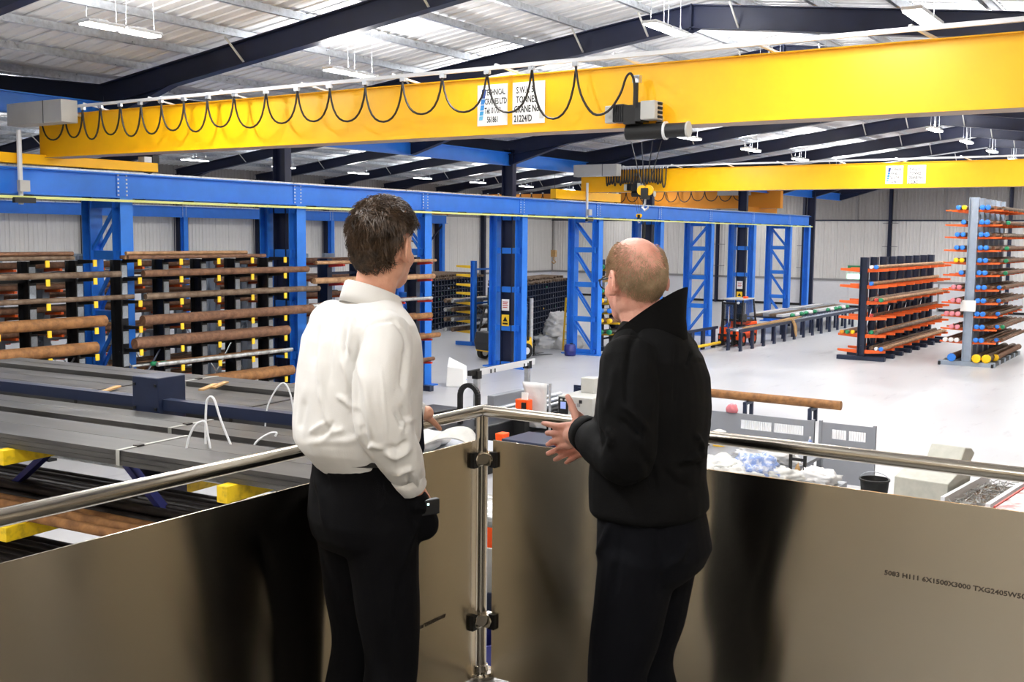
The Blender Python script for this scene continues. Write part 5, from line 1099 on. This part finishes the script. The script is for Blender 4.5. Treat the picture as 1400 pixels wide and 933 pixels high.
# ---------------------------------------------------------------- the tall man in the white shirt
def man_white():
    x, y, rz = MW; t = thing('person', 'tall man in white shirt, dark tie and black trousers, one hand on the left rail', 'person', (x, y, PZ), rz); mw = Matrix.Translation((x, y, PZ)) @ Matrix.Rotation(rz, 4, 'Z')
    inv = mw.inverted(); grip = inv @ (Vector((0, 0, CAMZ))+(Vector((GRIP_X, PY, RZ+.02))-Vector((0, 0, CAMZ)))/MWS)                        # left hand on the rail
    HZ = 1.717; H = Matrix.Translation((.058, -.0, HZ)) @ Matrix.Rotation(math.radians(28), 4, 'Z') @ Matrix.Rotation(math.radians(4), 4, 'Y'); hs = .985
    SH = {1: Vector((-.012, .188, 1.49)), -1: Vector((-.045, -.182, 1.48))}
    lw = grip+Vector((-.07, -.05, .022)); le = (SH[1]+lw)*.5+Vector((-.02, .05, -.1)); re, rw = Vector((-.075, -.225, 1.21)), Vector((.045, -.175, 1.045))
    rail = (inv.to_3x3() @ Vector((1, 0, 0)))
    b = MB(); head(b, H, hs); limb(b, [(.0, 0, 1.49), (.02, 0, 1.57), (.04, 0, 1.66)], [.064, .06, .06])
    rings(b, [(.86, -.02, 0, .1, .15), (.95, -.03, 0, .125, .165), (1.06, -.02, 0, .11, .15), (1.15, -.015, 0, .11, .145), (1.3, -.01, 0, .12, .165), (1.42, -.01, 0, .11, .17), (1.49, 0, 0, .08, .12), (1.53, 0, 0, .06, .07)])
    limb(b, [SH[1]-Vector((0, .02, .03)), le, lw], [.048, .04, .029]); limb(b, [SH[-1]+Vector((0, .02, -.03)), re, rw], [.048, .036, .026])
    for s in (1, -1): limb(b, [(-.02, s*.085, .9), (.005, s*.098, .5), (-.02, s*.11, .12), (-.015, s*.11, .07)], [.088, .058, .04, .04])
    dn = Vector((0, 0, 1)); hd = (rail*.86+Vector((0, 0, -.16))+(inv.to_3x3() @ Vector((0, 1, 0)))*.5).normalized(); sd = (inv.to_3x3() @ Vector((1, -.55, 0))).normalized()
    acr = (inv.to_3x3() @ Vector((.35, 1, 0))).normalized(); hand(b, lw, acr+Vector((0, 0, -.25)), Vector((0, 0, 1))+acr*.3, inv.to_3x3() @ Vector((1, -.35, 0)), [1.0, 1.02, 1.02, 1.05], 0, .185, (.2, .5, -.75), .2)
    hand(b, rw, (.42, .16, -.9), (.1, -1, .1), (.8, 0, .5), .35, 0, .18, (1, .12, 0), .2)
    me = remesh(b, .0042, 5); me.materials.append(M('skin_warm')); obj('body', me, t); eyes(t, H, hs)
    br = MB()
    for s in (-1, 1): br.tube([H @ (Vector((.084, s*.016, .018))*hs), H @ (Vector((.086, s*.032, .023))*hs), H @ (Vector((.074, s*.05, .017))*hs)], [.003, .004, .002], 6)
    br.build('eyebrow', 'hair_brown', t, True)
    # shirt
    b = MB(); rings(b, [(1.07, -.02, 0, .115, .15), (1.115, -.028, 0, .146, .17), (1.14, -.034, 0, .162, .184), (1.165, -.034, 0, .172, .19), (1.2, -.034, 0, .174, .193), (1.25, -.032, .0, .172, .194), (1.32, -.03, 0, .168, .196), (1.39, -.025, 0, .158, .21), (1.45, -.02, .004, .146, .218), (1.5, -.016, .004, .124, .2), (1.535, -.0, 0, .094, .14), (1.56, .01, 0, .072, .088), (1.575, .016, 0, .06, .066)], 32, 2.25)
    limb(b, [SH[-1]+Vector((.01, .02, -.01)), SH[-1]+Vector((-.03, -.032, -.13)), re+Vector((0, -.0, .03)), re+Vector((.05, .01, -.06)), rw+Vector((-.012, .003, .03))], [.077, .08, .078, .066, .049], 20)
    limb(b, [SH[1]+Vector((-.01, -.02, -.01)), (SH[1]+le)*.5, le, (le+lw)*.5, lw+(le-lw)*.1], [.076, .074, .068, .058, .044], 20)
    me = remesh(b, .0055, 6); wobble(me, .005, 9, (1, 1, .45), 3.); wobble(me, .0022, 26, (1, 1, .6), 8.)
    F = [([(478, 428), (471, 447), (469, 467), (472, 488)], -.011, 3.2), ([(484, 431), (479, 450), (478, 470), (479, 484)], .006, 3.5), ([(455, 411), (442, 443), (438, 478), (439, 512), (441, 545)], .008, 5), ([(452, 425), (434, 466), (428, 500)], -.007, 6), ([(466, 424), (453, 455), (450, 490), (452, 520)], -.006, 5),
         ([(456, 410), (466, 417), (476, 424), (485, 433), (493, 444)], -.003, 1.6), ([(420, 412), (440, 404), (456, 410)], -.003, 1.6), ([(497, 447), (485, 473), (480, 495), (483, 527), (486, 563), (495, 591), (503, 625)], -.014, 5), ([(499, 448), (516, 441), (538, 438), (551, 456), (558, 476), (560, 492)], -.004, 2.2), ([(470, 395), (490, 392), (515, 398), (533, 415)], .003, 5),
         ([(556, 470), (554, 503), (551, 536)], -.008, 4), ([(439, 535), (446, 567), (457, 594)], .006, 4), ([(461, 541), (473, 549), (484, 561)], .006, 3.5), ([(466, 490), (474, 510), (480, 535)], .005, 4), ([(416, 545), (412, 570), (409, 588)], -.005, 5), ([(424, 592), (434, 585), (445, 578)], .006, 3), ([(434, 597), (446, 588), (456, 578)], -.006, 3), ([(444, 600), (457, 591), (470, 588)], .005, 3.5), ([(420, 606), (445, 603), (475, 604), (497, 598)], .004, 5),
         ([(500, 616), (510, 609), (525, 613)], .006, 3.5), ([(527, 620), (541, 625), (560, 614)], .01, 4), ([(530, 612), (545, 614), (558, 603)], -.009, 3.5), ([(556, 585), (555, 570), (548, 555)], -.008, 3.5), ([(563, 572), (553, 580), (548, 592)], .007, 3.5), ([(538, 560), (550, 580), (556, 592)], -.006, 3), ([(540, 650), (552, 643), (564, 641)], .008, 3.5), ([(558, 646), (561, 660), (556, 668)], -.007, 3), ([(565, 645), (570, 660), (568, 675)], .006, 3), ([(521, 505), (525, 545), (528, 585), (529, 606)], .0028, 2), ([(490, 500), (500, 530), (505, 570), (512, 600)], .006, 5), ([(545, 480), (548, 510), (540, 545)], -.004, 6), ([(508, 635), (522, 650), (540, 668)], -.005, 4)]
    folds(me, mw, F); me.materials.append(M('shirt_white')); sh = obj('shirt', me, t)
    b = MB(); A = lambda a: (-math.cos(a), math.sin(a))
    def row(r, z, ex=0): return lambda a: (.018+A(a)[0]*(r+.004)*1.03-.0, A(a)[1]*r, z+.012*math.cos(a)-.03*(1-math.cos(a))*.5*(1+ex))
    collar(b, [row(.069, 1.555), row(.067, 1.602), row(.069, 1.608), row(.074, 1.606), row(.084, 1.578, .3), row(.092, 1.55, .9)]); o = b.build('collar', 'shirt_white', sh, True); sd_ = o.modifiers.new('s', 'SOLIDIFY'); sd_.thickness = .003
    b = MB(); dv = (rw-re).normalized(); c = rw-dv*.0; b.tube([c-dv*.055, c-dv*.03, c, c+dv*.004], [.047, .046, .043, .04], 20, False); o = b.build('cuff', 'shirt_white', sh, True); o.modifiers.new('s', 'SOLIDIFY').thickness = .004
    # tie
    b = MB(); fr = [(1.545, .096, .02), (1.52, .108, .022), (1.48, .125, .024), (1.4, .148, .03), (1.3, .158, .034), (1.2, .165, .038), (1.12, .168, .042), (1.07, .155, .036), (1.04, .15, .004)]
    vs = []
    for z, xx, w in fr: vs += [(xx, -w, z), (xx+.008, -w*.5, z), (xx+.01, w*.5, z), (xx, w, z), (xx-.006, 0, z)]
    b.add(vs, [(i*5+j, i*5+(j+1) % 5, (i+1)*5+(j+1) % 5, (i+1)*5+j) for i in range(len(fr)-1) for j in range(5)]+[(4, 3, 2, 1, 0)]); b.build('tie', 'tie_navy', t, True)
    # trousers, belt, shoes
    b = MB(); rings(b, [(1.145, -.01, 0, .134, .17), (1.08, -.008, 0, .138, .177), (1.01, -.01, 0, .146, .186), (.93, -.012, 0, .152, .19), (.88, -.012, 0, .14, .185), (.84, -.02, 0, .1, .16)], 32)
    for s in (1, -1): limb(b, [(-.012, s*.088, .93), (.008, s*.098, .72), (.018, s*.103, .5), (-.02, s*.11, .28), (-.015, s*.112, .1)], [.112, .096, .079, .075, .072], 20)
    limb(b, [(.06, -.16, 1.0), (.1, -.14, .92)], [.045, .05])
    me = remesh(b, .0065, 6); wobble(me, .006, 8, (1, 1, .5), 1.)
    folds(me, mw, [([(576, 705), (560, 740), (548, 790)], .006, 5), ([(555, 760), (545, 820), (538, 880)], -.006, 5), ([(430, 650), (440, 680), (444, 720)], .006, 4), ([(440, 640), (450, 670)], -.005, 4), ([(565, 700), (572, 690), (580, 700)], .006, 4)]); me.materials.append(M('trouser_black')); tr = obj('trousers', me, t)
    b = MB(); n = 40; prof = [(.0, 1.11), (.006, 1.113), (.006, 1.145), (.0, 1.149)]
    vs = [((.138+r)*math.cos(2*PI*j/n)-.025, (.176+r)*math.sin(2*PI*j/n), z) for r, z in prof for j in range(n)]; b.add(vs, [(i*n+j, i*n+(j+1) % n, (i+1)*n+(j+1) % n, (i+1)*n+j) for i in range(3) for j in range(n)]); b.build('belt', 'shoe_leather', t, True)
    MB().cbox((.09, -.192, .985), (.06, .02, .045)).build('pocket_device', 'dark_plastic', tr, bevel=.004); MB().cbox((.08, -.203, .995), (.006, .002, .006)).build('indicator_light', mat('tiny_led', 'bfe8e0', .4, emit=1.5), tr)
    b = MB(); shoe(b, .0, .115, .12); shoe(b, .0, -.115, -.12); me = remesh(b, .006, 4); me.materials.append(M('shoe_leather')); obj('shoes', me, t)
    # hair: full, brushed from the crown
    def ins(q):
        x, y, z = q
        if ((x+.004)/.045)**2+((z+.018)/.052)**2 < 1 and abs(y) > .04: return -.01
        if x > .02: return min(z-(.03+(x-.02)*.7), .05)                       # forehead and temples
        if x > -.03: return z-.012                 # over the ears
        return z-(-.082+max(0, (x+.09))*.9)                                   # nape
    def flw(q):
        if q.z > .07: return Vector((.5+q.x*6, q.y*7-.2, -.2))
        return Vector((q.x*2.0-.02, q.y*2.2, -1)) if q.x < -.035 else Vector((-1.2, q.y*1.2, -.35))
    hair(t, H, hs, 5200, .036, .0011, 'hair_brown', ins, flw, lambda q: (.009+.009*max(0, q.z/.1)+.005*(q.x < -.05))*(.35 if q.z < .045 and abs(q.y) > .05 else 1), 5, .3)
    fit(t, MWS); return t
MW = (2.36, 2.06, math.radians(-20)); GRIP_X = 3.1; MWS = 1.055
# ---------------------------------------------------------------- the older man in the black jacket
def man_black():
    x, y, rz = MK; t = thing('person', 'older man with cropped fair hair and glasses in black jacket, hands clasped before him', 'person', (x, y, PZ), rz); mw = Matrix.Translation((x, y, PZ)) @ Matrix.Rotation(rz, 4, 'Z')
    HZ = 1.635; H = Matrix.Translation((.045, 0, HZ)) @ Matrix.Rotation(math.radians(-36), 4, 'Z') @ Matrix.Rotation(math.radians(6), 4, 'Y'); hs = .985
    SH = {s: Vector((-.01, s*.172, 1.425)) for s in (1, -1)}
    el = {1: Vector((-.04, .215, 1.17)), -1: Vector((-.03, -.215, 1.15))}; wr = {1: Vector((.15, .075, 1.2)), -1: Vector((.155, -.055, 1.18))}
    b = MB(); head(b, H, hs, .95); limb(b, [(-.01, 0, 1.42), (.008, 0, 1.49), (.03, 0, 1.56)], [.066, .062, .06])
    rings(b, [(.82, -.02, 0, .1, .15), (.9, -.03, 0, .125, .165), (1.0, -.015, 0, .125, .155), (1.1, -.01, 0, .125, .155), (1.24, -.01, 0, .125, .165), (1.35, -.01, 0, .11, .165), (1.42, -.01, 0, .08, .12), (1.46, 0, 0, .06, .07)])
    for s in (1, -1):
        limb(b, [SH[s]-Vector((0, s*.03, .04)), el[s], wr[s]], [.045, .04, .029]); limb(b, [(-.02, s*.085, .86), (.02, s*.095, .48), (-.03, s*.105, .12), (-.02, s*.105, .07)], [.088, .058, .04, .04])
    hand(b, wr[1], (.9, -.2, -.2), (.15, 1, .1), (.18, .05, 1), [.12, .3, .3, .35], .55, .186, (.35, .5, -.35), .15)
    hand(b, wr[-1], (.78, .42, -.42), (.25, -1, -.1), (.45, .2, .9), [.25, .3, .35, .4], .35, .186, (.15, .55, -.5), .1)
    me = remesh(b, .0038, 4); me.materials.append(M('skin_rosy')); obj('body', me, t); eyes(t, H, hs)
    # jacket
    b = MB(); rings(b, [(.985, -.016, 0, .148, .182), (1.0, -.016, 0, .16, .192), (1.03, -.014, 0, .16, .19), (1.08, -.008, 0, .155, .185), (1.18, -.012, 0, .152, .186), (1.28, -.02, 0, .15, .193), (1.36, -.022, 0, .142, .192), (1.42, -.018, 0, .124, .182), (1.465, -.012, 0, .102, .14), (1.505, -.004, 0, .08, .095), (1.52, .0, 0, .07, .08)], 32, 2.25)
    for s in (1, -1): limb(b, [SH[s]+Vector((.0, -s*.02, -.005)), (SH[s]+el[s])*.5+Vector((-.005, s*.012, 0)), el[s]+Vector((.005, 0, .01)), (el[s]*.45+wr[s]*.55), wr[s]+(el[s]-wr[s])*.1], [.077, .079, .074, .064, .052], 20)
    me = remesh(b, .0055, 6); wobble(me, .005, 9, (1, 1, .5), 5.); wobble(me, .002, 24, (1, 1, .6), 2.)
    folds(me, mw, [([(876, 440), (862, 475), (856, 520), (858, 560)], -.008, 5), ([(852, 553), (868, 568), (886, 590)], .01, 5), ([(845, 572), (862, 586), (875, 600)], -.007, 4), ([(830, 585), (836, 598), (832, 612)], .007, 4), ([(818, 585), (824, 600), (822, 614)], -.006, 3.5), ([(935, 630), (950, 626), (968, 622)], .01, 4.5), ([(925, 640), (948, 637), (964, 634)], -.008, 4), ([(950, 592), (957, 605), (961, 618)], .008, 3.5), ([(944, 494), (957, 494), (971, 496)], -.004, 1.8), ([(945, 480), (942, 492), (938, 502)], -.005, 2.5), ([(924, 473), (923, 520), (921, 560)], -.0035, 2.2), ([(900, 430), (922, 426), (934, 418)], -.004, 2), ([(905, 640), (925, 660), (950, 668)], -.006, 5), ([(880, 480), (895, 530), (905, 580)], .004, 9), ([(840, 500), (838, 530), (830, 560)], .006, 5), ([(870, 610), (890, 640), (900, 680)], -.006, 6)])
    me.materials.append(M('jacket_black')); jk = obj('jacket', me, t)
    b = MB(); A = lambda a: (-math.cos(a), math.sin(a))
    def row(r, zb, zf): return lambda a: (-.004+A(a)[0]*r*1.06+.012*(1-math.cos(a))*.5, A(a)[1]*r, zb+(zf-zb)*(1-math.cos(a))*.5)
    collar(b, [row(.1, 1.475, 1.375), row(.093, 1.53, 1.41), row(.094, 1.585, 1.44), row(.096, 1.615, 1.455), row(.091, 1.613, 1.455), row(.086, 1.52, 1.41)], 44, -2.75, 2.75); o = b.build('collar', 'jacket_black', jk, True); o.modifiers.new('s', 'SOLIDIFY').thickness = .004
    for s in (1, -1):
        dv = (wr[s]-el[s]).normalized(); b = MB(); b.tube([wr[s]-dv*.035, wr[s]-dv*.01, wr[s]+dv*.012], [.055, .053, .05], 22, False); o = b.build('cuff', 'jacket_black', jk, True); o.modifiers.new('s', 'SOLIDIFY').thickness = .005
    b = MB(); collar(b, [row(.076, 1.49, 1.39), row(.073, 1.545, 1.445)], 30, -2.5, 2.5); o = b.build('shirt_collar', 'guard_grey', t, True); o.modifiers.new('s', 'SOLIDIFY').thickness = .003
    # trousers, shoes
    b = MB(); rings(b, [(1.02, -.018, 0, .135, .17), (.95, -.028, 0, .145, .182), (.88, -.035, 0, .152, .187), (.83, -.028, 0, .138, .18), (.79, -.02, 0, .1, .155)], 32)
    for s in (1, -1): limb(b, [(-.025, s*.086, .88), (.005, s*.095, .68), (.03, s*.1, .5), (-.015, s*.105, .28), (-.02, s*.107, .09)], [.112, .098, .082, .079, .076], 20)
    me = remesh(b, .0065, 6); wobble(me, .006, 8, (1, 1, .5), 4.)
    folds(me, mw, [([(838, 710), (826, 740), (815, 765)], .008, 5), ([(850, 720), (845, 770), (835, 820)], -.006, 6), ([(905, 700), (900, 760), (905, 820)], -.005, 6), ([(940, 740), (930, 762), (915, 775)], .007, 5)]); me.materials.append(M('trouser_navy')); obj('trousers', me, t)
    b = MB(); shoe(b, .0, .11, .12); shoe(b, .0, -.11, -.12); me = remesh(b, .006, 4); me.materials.append(M('shoe_leather')); obj('shoes', me, t)
    # cropped hair, thin on the crown
    def ins(q):
        x, y, z = q; bald = math.hypot((x+.03)*.75, y*1.1)
        g = min(.05, max((bald-.05)*.8, (.04-z)*.8))
        if x > .03: return min(g, z-.03-(x-.03)*1.2)
        if x > -.03: return min(g, z-.0)
        return min(g, z-(-.088+max(0, x+.09)*.8))
    hair(t, H, hs, 7500, .010, .00048, 'hair_fair', ins, lambda q: Vector((q.x, q.y*1.5, -1)), lambda q: .003, 9, .5, shell=False, rx=(.0985, .0768, .1025))
    # glasses
    g = thing('x', None, None); bpy.data.objects.remove(g); b = MB()
    for s in (1, -1):
        c = Vector((.1, s*.033, -.008)); b.tube([H @ ((c+Vector((-.004*abs(math.cos(q))*(1 if s*math.cos(q) > 0 else 0), s*.026*math.cos(q)*1.0, .019*math.sin(q))))*hs) for q in np.linspace(0, 2*PI, 19)], .0018, 6)
        b.tube([H @ (Vector(p)*hs) for p in ((.099, s*.059, -.002), (.07, s*.075, -.0), (.02, s*.081, .0), (-.012, s*.081, .001), (-.026, s*.08, -.018))], .0022, 6)
    b.tube([H @ (Vector(p)*hs) for p in ((.1, -.009, -.004), (.106, 0, .0), (.1, .009, -.004))], .0018, 6); gl = b.build('glasses', 'rubber_black', t, True)
    for s in (1, -1):
        b = MB(); b.add([H @ ((Vector((.1, s*.033, -.008))+Vector((0, .025*math.cos(q), .018*math.sin(q))))*hs) for q in np.linspace(0, 2*PI, 17)[:-1]], [tuple(range(16))]); b.build('lens', 'lens', gl)
    fit(t, 1.1); return t
MK = (2.70, 1.335, math.radians(94))
man_white(); man_black()
